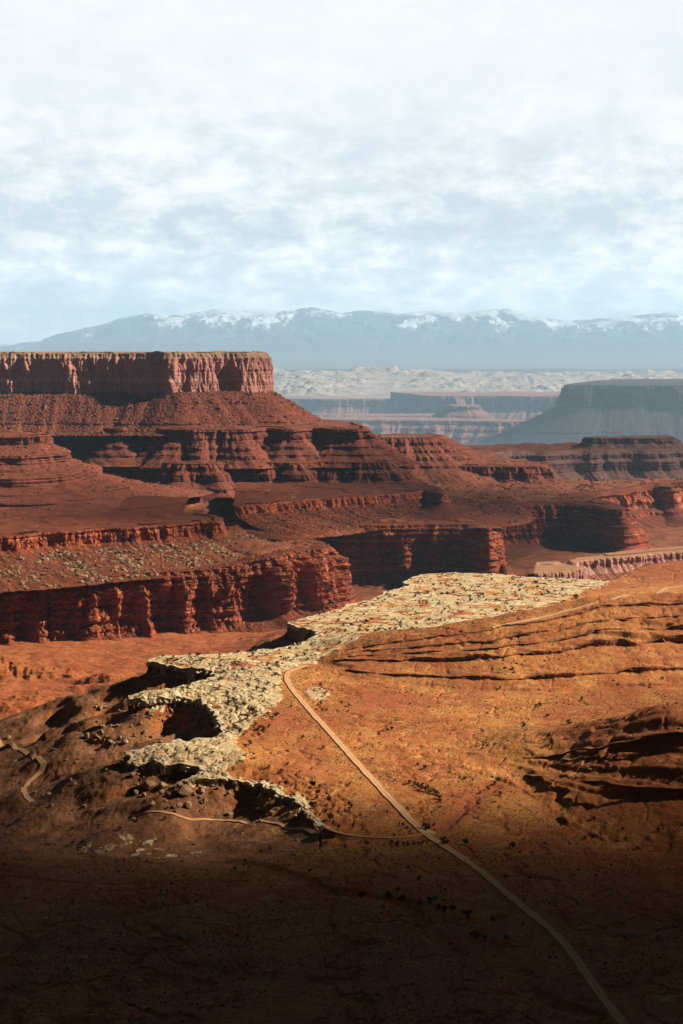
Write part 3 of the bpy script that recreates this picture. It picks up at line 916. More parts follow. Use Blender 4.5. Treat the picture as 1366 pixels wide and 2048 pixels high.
# second step on the left bench: the thin pale rim over a rubble slope
RIM1b = line([(-500, 1098), (-200, 1084), (0, 1074), (50, 1070), (100, 1064), (150, 1063), (200, 1056), (260, 1056), (300, 1051), (350, 1050), (400, 1043), (440, 1044), (446, 1038), (430, 1030), (380, 1026)], 35)
SK['1b'] = skirt('cliff', RIM1b, [(-14, 0.5), (-3, 0.3), (0, 0.2), (1.4, -1.0), (1.5, -3.5), (0, -5), (0.5, -14), (2, -24), (12, -29), (50, -37), (110, -48), (160, -56), (200, -64)],
      mat_cliff, ztop=35, capz=-4, capflat=0.0, cap=[at_d(-500, 3600), at_d(380, 3600)], ds=1.4, dt=1.2, butt=((40, 6), (14, 3)), strata_amp=1.0, flute=1.2, rough=1.3, nsm=20, seed=430, blocks=(14, 4))

# low rubble-sided rise on the spur
RIM2b = line([(470, 1012), (540, 1008), (600, 1000), (660, 996), (720, 993), (780, 989), (830, 984), (850, 980), (872, 985), (888, 992), (892, 984), (880, 974), (830, 966)], 40)
SK['2b'] = skirt('cliff', RIM2b, [(-12, 1), (0, 0), (2, -3), (4, -16), (16, -22), (60, -32), (120, -39), (170, -43), (190, -50)],
      mat_cliff, ztop=40, cap=[at_d(470, 3900)], ds=1.6, dt=1.5, butt=((50, 8), (18, 4)), strata_amp=1.2, flute=1.3, rough=1.8, nsm=22, seed=450)

# red terraces on the left edge
T1 = np.array([at_d(-700, 3560), at_d(-300, 3500), at_d(-60, 3470), at_d(30, 3480), at_d(88, 3500), at_d(106, 3560), at_d(90, 3650), at_d(-30, 3800)])
SK['T1'] = skirt('hills', T1, [(-10, 2), (0, 0), (1, -5), (-1, -9), (2, -18), (30, -28), (58, -36), (59, -42), (57, -46), (60, -54), (92, -62), (94, -67), (140, -76), (142, -82), (140, -86), (144, -93), (196, -103), (198, -107), (246, -114), (248, -121), (300, -127), (350, -134), (440, -147)],
      mat_mesa, ztop=168, cap=[at_d(-700, 3900)], ds=1.8, dt=1.5, butt=((70, 8), (26, 4)), strata_amp=2.6, flute=1.2, rough=1.3, nsm=40, oscale=lambda P: 1.0 - 0.55 * ss(-645, -605, P[:, 0]), seed=470, talus_butt=0.35)

# the great mesa, from the top down
M1 = np.array([at_d(-900, 4310), at_d(-400, 4320), at_d(-120, 4330), at_d(-40, 4338), at_d(60, 4352), at_d(150, 4360), at_d(230, 4372), at_d(290, 4366), at_d(338, 4340), at_d(360, 4340), at_d(400, 4372), at_d(440, 4405),
               at_d(456, 4425), at_d(476, 4425), at_d(505, 4452), at_d(528, 4490), at_d(536, 4540), at_d(530, 4600), at_d(490, 4900)])
MV = skirt('mesa', M1, [(-14, 0.5), (-3, 0), (0, -2), (3, -9), (7, -12), (8, -30), (9.5, -60), (11, -88), (13, -101), (16, -108), (26, -116)],
      mat_wall, ztop=336, ds=1.9, dt=1.6, wob=((120, 10), (40, 4)), butt=((85, 9), (34, 4.5), (13, 3)), dents=[(455, 44, 22)], strata_amp=0.9, flute=2.2, rough=0.8, nsm=26, seed=500,
      capz=-11, dent_top=-26, toprough=10.0, cap=[at_d(-900, 5200)])
TAL = [(-14, 6), (0, 0), (60, -40), (110, -68), (112, -73), (150, -88), (190, -96)]
M2 = np.array([at_d(-900, 4285), at_d(-400, 4295), at_d(-120, 4305), at_d(60, 4326), at_d(150, 4334), at_d(235, 4346), at_d(290, 4340), at_d(335, 4315), at_d(370, 4312), at_d(420, 4355), at_d(470, 4392), at_d(505, 4422), at_d(536, 4460), at_d(552, 4510), at_d(545, 4620), at_d(505, 4950)])
SK['M2'] = skirt('mesa', M2, TAL, mat_mesa, ztop=232, ds=2.0, dt=1.7, butt=((110, 14), (45, 6)), strata_amp=0.8, flute=0.35, rough=2.6, nsm=45, seed=520, talus_butt=0.45)
M3 = np.array([at_d(-900, 4380), at_d(-300, 4320), at_d(0, 4250), at_d(60, 4300), at_d(130, 4310), at_d(185, 4240), at_d(240, 4160), at_d(262, 4200), at_d(280, 4300), at_d(300, 4200), at_d(350, 4110), at_d(430, 4115), at_d(500, 4110),
               at_d(520, 4150), at_d(535, 4220), at_d(552, 4150), at_d(580, 4110), at_d(612, 4160), at_d(630, 4220), at_d(655, 4160), at_d(690, 4130), at_d(728, 4130), at_d(742, 4180), at_d(730, 4300), at_d(700, 4600)])
SK['M3'] = skirt('mesa', M3, [(-14, 2), (-4, 0.5), (0, 0), (2, -4), (4, -24), (12, -28), (16, -32), (34, -40), (38, -48), (60, -58), (64, -66), (84, -74), (110, -86)],
      mat_mesa, ztop=152, cap=[at_d(-900, 4700)], ds=1.9, dt=1.6, butt=((90, 16), (36, 8), (13, 3)), strata_amp=3.4, flute=1.6, rough=1.4, nsm=34, seed=540)
M4 = np.array([at_d(-900, 4280), at_d(-300, 4220), at_d(60, 4190), at_d(150, 4200), at_d(200, 4130), at_d(245, 4080), at_d(270, 4130), at_d(295, 4080), at_d(350, 3990), at_d(400, 3985), at_d(440, 4000), at_d(470, 4060), at_d(500, 4020), at_d(560, 4030), at_d(590, 4000),
               at_d(640, 4060), at_d(690, 4040), at_d(740, 4020), at_d(785, 4030), at_d(800, 4090), at_d(780, 4250)])
skirt('mesa', M4, [(-14, 2), (-4, 0.5), (0, 0), (2, -5), (4, -16), (22, -24), (26, -34), (30, -40), (50, -48), (66, -54), (70, -62), (95, -72), (140, -84)],
      mat_mesa, ztop=78, cap=[at_d(-900, 4500)], ds=1.8, dt=1.5, butt=((80, 16), (30, 8), (12, 3)), strata_amp=3.4, flute=1.6, rough=1.3, nsm=32, seed=560)
# terraced spur running on behind it to the right
B1 = np.array([at_d(640, 4600), at_d(700, 4520), at_d(780, 4500), at_d(840, 4500), at_d(880, 4520), at_d(900, 4600), at_d(860, 4700)])
SK['B1'] = skirt('hills', B1, [(-14, 2), (0, 0), (3, -4), (16, -12), (19, -20), (45, -30), (48, -37), (80, -48), (84, -56), (115, -66), (118, -74), (150, -84), (190, -100), (230, -120)],
      mat_mesa, ztop=112, cap=[], ds=2.0, dt=1.7, butt=((80, 12), (30, 6), (12, 3)), strata_amp=2.0, flute=1.6, rough=1.6, nsm=40, seed=580)
B2 = np.array([at_d(760, 4420), at_d(830, 4400), at_d(900, 4410), at_d(960, 4400), at_d(1010, 4400), at_d(1050, 4390), at_d(1085, 4400), at_d(1100, 4440), at_d(1085, 4560), at_d(1000, 4800)])
SK['B2'] = skirt('hills', B2, [(-14, 4), (0, 0), (2, -4), (5, -20), (9, -30), (26, -38), (50, -46), (80, -54)],
      mat_mesa, ztop=42, cap=[at_d(760, 4800)], ds=1.9, dt=1.6, butt=((60, 10), (24, 5), (10, 2.5)), strata_amp=2.0, flute=1.8, rough=1.3, nsm=34, seed=600)

# low butte on the far bench, far mesas
FB = np.array([at_d(1165, 6100), at_d(1180, 6020), at_d(1230, 6010), at_d(1290, 6010), at_d(1335, 6020), at_d(1352, 6080), at_d(1340, 6200)])
skirt('butte', FB, [(-20, 2), (0, 0), (3, -6), (6, -18), (40, -32), (60, -40)], mat_far, ztop=29, cap=[], ds=3, dt=2.4, butt=((50, 10), (20, 5)), strata_amp=2, flute=2.5, rough=1.2, nsm=40, seed=620, toprough=8)
F2 = np.array([at_d(1230, 26080), at_d(1150, 23360), at_d(1122, 21984), at_d(1150, 21712), at_d(1230, 21648), at_d(1300, 21568), at_d(1366, 21568), at_d(1500, 21440), at_d(2000, 21216)])
big_ = lambda pr, k: [(a * k, b * k) for a, b in pr]
skirt('mesa', F2, big_([(-20, 2), (0, 0), (4, -8), (10, -30), (20, -92), (60, -120), (150, -165), (240, -205), (250, -215), (330, -245), (420, -275), (520, -300)], 2.72),
      mat_farmesa, ztop=-134, cap=[at_d(2000, 26080)], ds=9.1, dt=7.8, wob=((544, 48), (160, 16)), butt=((544, 80), (192, 38.4), (70.4, 16)), strata_amp=6.4, flute=8, rough=5.44, nsm=304, talus_butt=0.4, seed=640)
F3 = np.array([at_d(780, 31552), at_d(835, 29648), at_d(850, 28968), at_d(900, 28832), at_d(980, 28968), at_d(1040, 28614), at_d(1110, 28560), at_d(1200, 28424), at_d(1500, 28288)])
skirt('mesa', F3, big_([(-20, 2), (0, 0), (6, -12), (16, -70), (60, -96), (160, -140), (170, -152), (260, -185), (270, -200), (380, -230)], 2.72),
      mat_far, ztop=-470, cap=[at_d(1500, 31552)], ds=10.92, dt=8.19, wob=((707.2, 81.6), (244.8, 27.2)), butt=((707.2, 163.2), (272, 70.72), (97.92, 27.2)), strata_amp=8.16, flute=10.88, rough=6.8, nsm=272, seed=660)
F4 = np.array([at_d(300, 32096), at_d(480, 31824), at_d(560, 31688), at_d(640, 31280), at_d(720, 31144), at_d(800, 31280), at_d(850, 31008), at_d(1000, 31008)])
skirt('mesa', F4, big_([(-20, 2), (0, 0), (6, -10), (14, -50), (70, -80), (200, -130), (210, -142), (330, -180), (470, -230)], 2.72),
      mat_far, ztop=-597, cap=[at_d(1000, 33456), at_d(300, 33456)], ds=10.92, dt=9.1, wob=((707.2, 108.8), (244.8, 32.64)), butt=((707.2, 163.2), (272, 70.72), (97.92, 27.2)), strata_amp=8.16, flute=10.88, rough=6.8, nsm=272, seed=680)
F5 = np.array([at_d(896, 25296), at_d(905, 24697), at_d(925, 24588), at_d(950, 24643), at_d(960, 25024)])
skirt('butte', F5, big_([(-20, 3), (0, 0), (4, -8), (8, -22), (60, -50), (66, -64), (130, -90), (136, -102), (220, -130), (300, -160), (420, -190)], 2.72),
      mat_far, ztop=-498, cap=[], ds=9.1, dt=7.28, butt=((244.8, 65.28), (97.92, 27.2)), strata_amp=9.52, flute=8.16, rough=5.44, nsm=190.4, seed=700)
F6 = np.array([at_d(560, 24480), at_d(690, 23936), at_d(740, 23664), at_d(800, 23800), at_d(860, 23528), at_d(905, 23664), at_d(960, 23392), at_d(1040, 23283), at_d(1100, 23528)])
skirt('hills', F6, big_([(-20, 3), (0, 0), (6, -8), (10, -20), (60, -36), (66, -52), (130, -70), (136, -84), (220, -120), (320, -160)], 2.72),
      mat_far, ztop=-667, cap=[at_d(1100, 26112), at_d(560, 26112)], ds=9.1, dt=7.28, wob=((652.8, 136), (217.6, 38.08)), butt=((544, 163.2), (217.6, 70.72), (81.6, 27.2)), strata_amp=9.52, flute=10.88, rough=5.44, nsm=217.6, seed=720)

# pale slickrock domes, the long plain behind and the snowy mountains
m, n = new_mat('dome_rock')
g = n.n('ShaderNodeNewGeometry'); pos = g.outputs['Position']
mat_dome = finish(m, n, n.mix(n.mr(n.noise(pos, 0.0035, 9, 0.7), 0.42, 0.58), (0.50, 0.40, 0.31), n.mix(n.mr(n.noise(pos, 0.02, 5), 0.45, 0.6), (0.42, 0.29, 0.21), (0.16, 0.14, 0.11))), n.noise(pos, 0.03, 7, 0.65), 0.8, 12.0)
KD = 2.6
dv = np.linspace(12300, 17600, 330)
uv = np.linspace(-0.26, 0.26, 620)
DX = dv[:, None] * uv[None, :]; DY = np.repeat(dv[:, None], len(uv), 1)
crest = 90 + 55 * fbm(DX / 900, 0 * DX, 4, 801)
f1, f2, idc = voronoi(DX / 150 + .6 * fbm(DX / 300, DY / 300, 3, 802), DY / 170 + .6 * fbm(DX / 300, DY / 300, 3, 803), 9)
h1, h2, idh = voronoi(DX / 60, DY / 70, 10)
dm = np.sqrt(np.clip(1 - f1 * 1.15, 0, 1)) * (0.2 + idc) * 40 + np.sqrt(np.clip(1 - h1, 0, 1)) * 12 + 34 * np.abs(fbm(DX / 260, DY / 330, 5, 806)) + 30 * np.abs(fbm(DX / 70, DY / 90, 4, 807))
tq = ss(12600, 16600, DY)
DZ = -70 + (crest + 75) * tq ** 1.3 + dm * ss(12500, 14200, DY) * (0.35 + 0.65 * ss(-.2, .3, fbm(DX / 800, DY / 700, 3, 804)))
DZ = DZ - 230 * ss(16700, 17600, DY) - 110 * (1 - ss(12300, 12600, DY))
# lower and more broken toward the right
DZ = DZ - 22 * ss(0, 2600, DX)
DX, DY, DZ = DX * KD, DY * KD, DZ * KD - 350 * (KD - 1)
mesh_from('hills', np.stack([DX, DY, DZ], -1).reshape(-1, 3), grid_faces(len(dv), len(uv)), mat_dome, smooth=True)

m, n = new_mat('mountain')
g = n.n('ShaderNodeNewGeometry'); pos = g.outputs['Position']
zz = n.sep(pos)[2]
nzv = n.sep(g.outputs['Normal'])[2]
sn = n.math('ADD', n.mr(zz, 500, 2600, -0.34, 0.04), n.math('MULTIPLY', n.math('SUBTRACT', n.noise(n.vmath('MULTIPLY', pos, (1.5, 0.3, 0.5)), 0.00080, 10, 0.74), 0.5), 2.4))
sn = n.math('ADD', sn, n.math('MULTIPLY', n.attr('rib'), 0.65))
sn = n.math('ADD', sn, n.mr(n.noise(n.vmath('MULTIPLY', pos, (1, 0.4, 0)), 0.00014, 4, 0.6), 0.35, 0.65, -0.45, 0.30))
snow = n.mr(sn, 0.12, 0.30, 0, 1, True)
forest = n.mix(n.mr(n.noise(pos, 0.0012, 7), 0.4, 0.6), (0.030, 0.045, 0.045), (0.095, 0.085, 0.07))
lowl = n.mr(n.math('ADD', zz, n.math('MULTIPLY', n.noise(pos, 0.0005, 6), 500)), -100, 600)
forest = n.mix(lowl, (0.20, 0.15, 0.11), forest)
mat_mount = finish(m, n, n.mix(snow, forest, (0.86, 0.88, 0.92)), n.noise(pos, 0.0016, 8, 0.65), 0.7, 150.0)
RIDGE = [(-400, 706), (-150, 697), (0, 690), (75, 684), (110, 671), (150, 661), (200, 650), (245, 636), (300, 625), (335, 629), (370, 628), (430, 618), (480, 621), (540, 624), (590, 620), (622, 614), (650, 620), (680, 627), (720, 622),
         (790, 628), (860, 622), (940, 624), (985, 617), (1030, 622), (1070, 631), (1130, 642), (1180, 640), (1230, 635), (1290, 630), (1340, 625), (1400, 628), (1600, 640), (1900, 655)]
MD = 100000.0
rx = np.array([ray(p, 640)[0] for p, q in RIDGE]); rzv = np.array([HC + ray(p, q)[1] * MD for p, q in RIDGE])
mv = np.concatenate([np.linspace(52000, 78000, 70), np.linspace(78100, 107000, 340)])
mu = np.linspace(-0.30, 0.30, 860)
MX = mv[:, None] * mu[None, :]; MY = np.repeat(mv[:, None], len(mu), 1)
rg = np.interp(mu, rx, rzv)[None, :]
front = 1 - ss(0, 1, (MD - MY) / 17000.0)
rel = np.where(MY < MD, front ** 1.1, 1 - ss(0, 7000, MY - MD))
q_ = np.abs(fbm(MX / 4300 + 0.3 * fbm(MX / 2600, MY / 2600, 3, 812), MY / 8500, 7, 811, 0.58))
rib = 1 - 2.2 * q_
base = -470 + 330 * ss(56000, 84000, MY)
MZ = base + (rg - base) * rel + (rib - 0.55) * 1300 * rel * (1 - rel) * 2.6 * ss(400, 1900, rg) + 130 * fbm(MX / 1900, MY / 2400, 5, 815) * ss(80000, 86000, MY)
foot = np.exp(-((MY - 86500) / 4300.0) ** 2) * (420 + 620 * fbm(MX / 7000, 0 * MX + .3, 4, 813)) * ss(-22000, -3000, MX)
MZ = MZ + np.maximum(foot, 0)
mesh_from('mountains', np.stack([MX, MY, MZ], -1).reshape(-1, 3), grid_faces(len(mv), len(mu)), mat_mount, smooth=True, attrs={'rib': np.clip(rib, -1, 1) * rel})

# pale lower benches and a pink block standing in the canyon beyond the white rim
CB = line([(1136, 1120), (1143, 1123), (1175, 1118), (1260, 1112), (1366, 1101), (1500, 1092)], -20)
skirt('cliff', CB, [(-14, 0.6), (-8, 0.5), (0, 0), (2, -4), (3, -18), (10, -26), (40, -40), (60, -60)], mat_bench, ztop=-20, cap=[at_d(1150, 2985), at_d(1250, 3075), at_d(1380, 3160), at_d(1500, 3215)], ds=1.6, dt=1.6, butt=((40, 6), (14, 3)), strata_amp=1, flute=1.4, rough=.6, nsm=30, seed=740, capz=-3)
CB2 = line([(1072, 1147), (1088, 1146), (1120, 1143), (1150, 1139), (1171, 1136), (1172, 1133), (1168, 1131)], -14)
skirt('cliff', CB2, [(-10, 0.5), (-8, 0.5), (0, 0), (1.5, -2), (2, -20), (4, -32), (20, -44), (30, -60)], mat_bench, ztop=-14, cap=[at_d(1072, 2870), at_d(1120, 2880)], ds=1.1, dt=1.1, butt=((16, 2.5), (7, 1.5)), strata_amp=.6, flute=1.2, rough=.5, nsm=14, seed=745, capz=-3)
# dark fin at the foot of the spur
CF = np.array([at_d(1004, 2900), at_d(1012, 2850), at_d(1030, 2840), at_d(1050, 2850), at_d(1070, 2850), at_d(1076, 2880)])
skirt('cliff', CF, [(-16, -2), (-4, 0), (0, -2), (2, -14), (4, -30), (10, -60)], mat_cliff, ztop=np.array([-22, -24, -26, -38, -40, -34, -32, -40]), ds=1.0, dt=1.2, butt=((14, 3),), strata_amp=1, flute=1.2, rough=.6, nsm=8, seed=750)

# ------------------------------------------------------------------ roads
m, n = new_mat('dirt_road')
g = n.n('ShaderNodeNewGeometry'); pos = g.outputs['Position']
lat = n.attr('lat')
tr = n.mr(n.math('ABSOLUTE', n.math('SUBTRACT', n.math('ABSOLUTE', lat), 0.42)), 0.05, 0.2, 1, 0)
rc = n.mix(n.mr(n.noise(pos, 0.12, 6), 0.35, 0.65), (0.66, 0.31, 0.115), (0.74, 0.41, 0.18))
rc = n.mix(n.math('MULTIPLY', tr, 0.55), rc, (0.80, 0.50, 0.26))
rc = n.mix(n.mr(n.math('ABSOLUTE', lat), 0.18, 0.05, 0, 0.45), rc, (0.40, 0.19, 0.08))
rc = n.mix(n.mr(n.math('ADD', n.math('ABSOLUTE', lat), n.math('MULTIPLY', n.noise(pos, 0.35, 6, 0.7), 1.3)), 1.25, 1.75, 0, 0.95), rc, (0.34, 0.125, 0.05))
mat_road = finish(m, n, rc, n.noise(pos, 0.8, 6), 0.5, 0.3)


def ribbon(name, P, wd, seed):
    P, s = resample(P, 1.5)
    T = gauss(np.gradient(P, axis=0), 6); T /= np.linalg.norm(T, axis=1)[:, None]
    Nn = np.stack([T[:, 1], -T[:, 0]], 1)
    lats = np.array([-1.25, -1.1, -0.95, -0.6, -0.3, 0, 0.3, 0.6, 0.95, 1.1, 1.25])
    wv = wd * 0.5 * (1 + 0.30 * fbm(s / 22, 0 * s, 4, seed))
    X = P[:, None, :] + Nn[:, None, :] * (lats[None, :, None] * wv[:, None, None])
    zc = gz(X[..., 0], X[..., 1])
    zs = gauss(zc.max(1)[:, None], 5)[:, 0]
    prof = np.array([-1.2, 0.15, 0.42, 0.22, 0.26, 0.30, 0.26, 0.22, 0.42, 0.15, -1.2])
    Z = gz(X[..., 0], X[..., 1]); Z = np.stack([gauss(Z[:, [k]], 2)[:, 0] for k in range(len(lats))], 1) + prof[None, :] + 0.25
    V = np.concatenate([X, Z[..., None]], -1)
    mesh_from(name, V.reshape(-1, 3), grid_faces(len(s), len(lats)), mat_road, smooth=True, attrs={'lat': np.repeat(lats[None, :], len(s), 0)})
    return V


RV = {k: ribbon('road' if k != 'spur' else 'path', P, wd, 900 + i) for i, (k, (P, wd)) in enumerate(RP.items())}
# the trampled turnout at the junction
th = np.linspace(0, 2 * np.pi, 64, endpoint=False)
rr = np.linspace(0, 1, 10)
jx0, jy0 = cast(848, 1664)
TX = jx0 + rr[:, None] * (8.5 * np.cos(th) * (1 + .2 * np.sin(3 * th + 1)) + 1.5)[None, :]
TY = jy0 + rr[:, None] * (17 * np.sin(th) * (1 + .15 * np.cos(2 * th)))[None, :]
TZ = gz(TX, TY) + 0.28 - 0.8 * rr[:, None] ** 6
Vt = np.stack([TX, TY, TZ], -1).reshape(-1, 3)
Qt = []
for i in range(9):
    for j in range(64):
        Qt.append((i * 64 + j, (i + 1) * 64 + j, (i + 1) * 64 + (j + 1) % 64, i * 64 + (j + 1) % 64))
mesh_from('road', Vt, Qt, mat_road, smooth=True, attrs={'lat': np.repeat(rr[:, None] * 1.05, 64, 1)})

# ------------------------------------------------------------------ rubble and boulders
def ico(sub):
    bm = bmesh.new(); bmesh.ops.create_icosphere(bm, subdivisions=sub, radius=1.0)
    V = np.array([v.co[:] for v in bm.verts]); Q = np.array([[v.index for v in f.verts] for f in bm.faces]); bm.free()
    return V, Q


def boulder_shape(seed, sub=3):
    """an angular block: a ball cut by a handful of planes, then roughened"""
    r = np.random.default_rng(seed)
    V, Q = ico(sub)
    for k in range(11):
        nrm = r.normal(size=3); nrm /= np.linalg.norm(nrm)
        h = r.uniform(0.48, 0.80)
        d = V @ nrm - h
        V = V - np.maximum(d, 0)[:, None] * nrm
    V = V * np.array([r.uniform(0.9, 1.25), r.uniform(0.8, 1.1), r.uniform(0.65, 0.95)])
    V = V * (1 + 0.07 * fbm(V[:, 0] * 3 + seed, V[:, 1] * 3 + V[:, 2] * 2, 3, seed))[:, None]
    V[:, 2] -= V[:, 2].min() * 0.72
    return V, Q


def rock_stuff(name, P, size, mat, seed, flat=0.75):
    """many small angular stones as one mesh: P (n,3), size (n)"""
    r = np.random.default_rng(seed)
    base, Q = ico(1)
    nv, n_ = len(base), len(P)
    jit = base[None] * r.uniform(0.62, 1.15, (n_, nv, 1))
    jit = jit * np.stack([r.uniform(0.8, 1.4, n_), r.uniform(0.7, 1.1, n_), r.uniform(0.5, 0.9, n_) * flat / 0.75], 1)[:, None, :]
    a = r.uniform(0, 2 * np.pi, n_); c, s_ = np.cos(a)[:, None], np.sin(a)[:, None]
    X = jit[..., 0] * c - jit[..., 1] * s_; Y = jit[..., 0] * s_ + jit[..., 1] * c
    V = np.stack([X, Y, jit[..., 2]], -1) * size[:, None, None] + P[:, None, :]
    QQ = (Q[None] + (np.arange(n_) * nv)[:, None, None]).reshape(-1, 3)
    o = mesh_from(name, V.reshape(-1, 3), QQ, mat, kind='stuff')
    return o


def stone_mat(name, cols, rn=0.6):
    m, n = new_mat(name)
    g = n.n('ShaderNodeNewGeometry'); pos = g.outputs['Position']
    c = n.ramp(g.outputs['Random Per Island'], [(i / (len(cols) - 1), q) for i, q in enumerate(cols)])
    c = n.mix(n.mr(n.noise(pos, 0.6, 6, 0.65), 0.38, 0.66, 0, rn), c, (0.10, 0.045, 0.028))
    x, y, z = n.sep(pos)
    return finish(m, n, c, n.math('ADD', n.noise(pos, 1.3, 8, 0.7), n.noise(n.comb(0.0, 0.0, z), 1.4, 3)), 0.8, 0.5)


mat_redstone = stone_mat('red_stones', [(0.12, 0.03, 0.014), (0.24, 0.065, 0.026), (0.30, 0.10, 0.042), (0.20, 0.05, 0.022), (0.42, 0.19, 0.085)])
mat_tanstone = stone_mat('tan_stones', [(0.16, 0.07, 0.035), (0.34, 0.19, 0.085), (0.44, 0.28, 0.14), (0.26, 0.12, 0.055), (0.52, 0.37, 0.20)])


def on_skirt(V, count, seed, jlo, jhi, smax=0.8, ilo=0.0, ihi=1.0, clump=30.0):
    """points on a built slope where it is not too steep"""
    r = np.random.default_rng(seed)
    ns, nt = V.shape[:2]
    i = r.integers(int(ilo * (ns - 2)), int(ihi * (ns - 2)), count * 6); j = r.integers(int(jlo * (nt - 2)), int(jhi * (nt - 2)), count * 6)
    p = V[i, j]; e = V[i, j + 1] - p
    sl = np.abs(e[:, 2]) / (np.linalg.norm(e, axis=1) + 1e-6)
    wgt = 0.5 + 1.6 * fbm(p[:, 0] / clump, p[:, 1] / clump + p[:, 2] / 20, 3, seed)
    ok = (sl < smax) & (r.random(len(p)) < wgt)
    return p[ok][:count]


def sizes(n_, lo, hi, seed, a=2.6):
    r = np.random.default_rng(seed)
    u = r.random(n_)
    return np.minimum(lo * (1 - u) ** (-1 / (a - 1)), hi)


for VV, cnt, lo, hi, jl, jh, mt, sd, nm in ((SK['1b'], 9000, 0.8, 5.5, 0.26, 0.98, mat_tanstone, 11, 'rubble'), (SK['2b'], 3500, 0.9, 4.5, 0.15, 0.95, mat_redstone, 12, 'rubble'),
                                        (SK['T1'], 4500, 0.8, 4.0, 0.05, 1.0, mat_redstone, 13, 'rubble'), (SK['M2'], 5000, 1.0, 6.5, 0.08, 1.0, mat_redstone, 14, 'rubble'),
                                        (SK['M3'], 2500, 1.0, 4.0, 0.25, 1.0, mat_redstone, 15, 'rubble'), (SK['B1'], 1200, 1.0, 3.5, 0.1, 1.0, mat_redstone, 16, 'rubble'),
                                        (SK['B2'], 1200, 1.0, 3.5, 0.1, 1.0, mat_redstone, 17, 'rubble'), (SK['P1'], 1500, 0.8, 3.0, 0.0, 1.0, mat_redstone, 18, 'rubble')):
    p = on_skirt(VV, cnt, sd, jl, jh)
    rock_stuff(nm, p, sizes(len(p), lo, hi, sd), mt, sd)


def scatter_ground(count, seed, ok, ylo, yhi, xlim=0.235):
    r = np.random.default_rng(seed)
    y = np.sqrt(r.uniform(ylo ** 2, yhi ** 2, count)); x = (y + 320) * r.uniform(-xlim, xlim, count) * 0.86
    k = ok(x, y, r)
    x, y = x[k], y[k]
    return np.stack([x, y, gz(x, y)], 1)


def near_rim(x, y, r):
    d = bil(SD0, x, y); a = bil(AA, x, y)
    return (d > 1.5) & (r.random(len(x)) < a * np.exp(-np.maximum(d - 8, 0) / 42) * np.clip(0.6 + 1.5 * fbm(x / 24, y / 24, 3, 5), 0, 1))


p = scatter_ground(26000, 31, near_rim, 1150, 2500)
rock_stuff('rubble', p, sizes(len(p), 0.45, 3.4, 31, 2.5), mat_tanstone, 31)


def on_hills(x, y, r):
    e = 1.5
    sl = np.hypot(gz(x + e, y) - gz(x - e, y), gz(x, y + e) - gz(x, y - e)) / (2 * e)
    return (bil(SD0, x, y) < -6) & (r.random(len(x)) < (0.03 + 1.1 * np.clip(sl - 0.14, 0, 0.5)) * np.clip(0.5 + 2.0 * fbm(x / 35, y / 35, 3, 6), 0, 1)) & (bil(road_d, x, y) > 2)


p = scatter_ground(30000, 32, on_hills, 700, 2500)
rock_stuff('rubble', p, sizes(len(p), 0.40, 2.6, 32, 2.5), stone_mat('orange_stones', [(0.30, 0.09, 0.025), (0.42, 0.17, 0.05), (0.52, 0.28, 0.11), (0.24, 0.07, 0.022)]), 32, 0.6)

r_ = np.random.default_rng(33)
yy = np.sqrt(r_.uniform(2750 ** 2, 4500 ** 2, 30000)); xx = yy * r_.uniform(-0.235, 0.235, 30000)
kk = (bil(KIND, xx, yy) > 1.9) & (r_.random(30000) < np.clip(0.3 + 1.5 * fbm(xx / 60, yy / 90, 3, 7), 0, 1))
p = np.stack([xx[kk], yy[kk], gz(xx[kk], yy[kk])], 1)
rock_stuff('rubble', p, sizes(len(p), 0.9, 6.0, 33, 2.5), mat_redstone, 33)

# single boulders
BM = []
for k in range(8):
    V_, Q_ = boulder_shape(60 + k)
    me = bpy.data.meshes.new('boulder')
    me.from_pydata(V_.tolist(), [], Q_.tolist())
    BM.append(me)
mb, n = new_mat('boulder_rock')
oi = n.n('ShaderNodeObjectInfo')
tc = n.n('ShaderNodeTexCoord').outputs['Object']
g = n.n('ShaderNodeNewGeometry')
c = n.ramp(oi.outputs['Random'], [(0, (0.36, 0.20, 0.09)), (0.4, (0.46, 0.29, 0.14)), (0.7, (0.55, 0.39, 0.21)), (1, (0.30, 0.15, 0.07))])
c = n.mix(n.mr(n.noise(tc, 1.6, 8, 0.7), 0.42, 0.66, 0, 0.75), c, (0.15, 0.07, 0.04))
lay = n.noise(n.comb(0.0, 0.0, n.sep(tc)[2]), 5.0, 4, 0.6)
c = n.mix(n.mr(lay, 0.45, 0.65, 0, 0.35), c, (0.22, 0.11, 0.06))
finish(mb, n, c, n.math('ADD', n.noise(tc, 3.0, 8, 0.7), lay), 0.9, 0.15)
for me in BM: me.materials.append(mb)


def boulder(x, y, r_, k, label, group=None, sink=0.0, name='boulder'):
    o = bpy.data.objects.new(name, BM[k % 8])
    C.collection.objects.link(o)
    o.location = (x, y, float(gz(x, y)) - sink)
    o.rotation_euler = (random.uniform(-.25, .25), random.uniform(-.25, .25), random.uniform(0, 6.28))
    o.scale = (r_, r_, r_ * random.uniform(0.85, 1.1))
    thing(o, label, 'boulder', group)
    return o


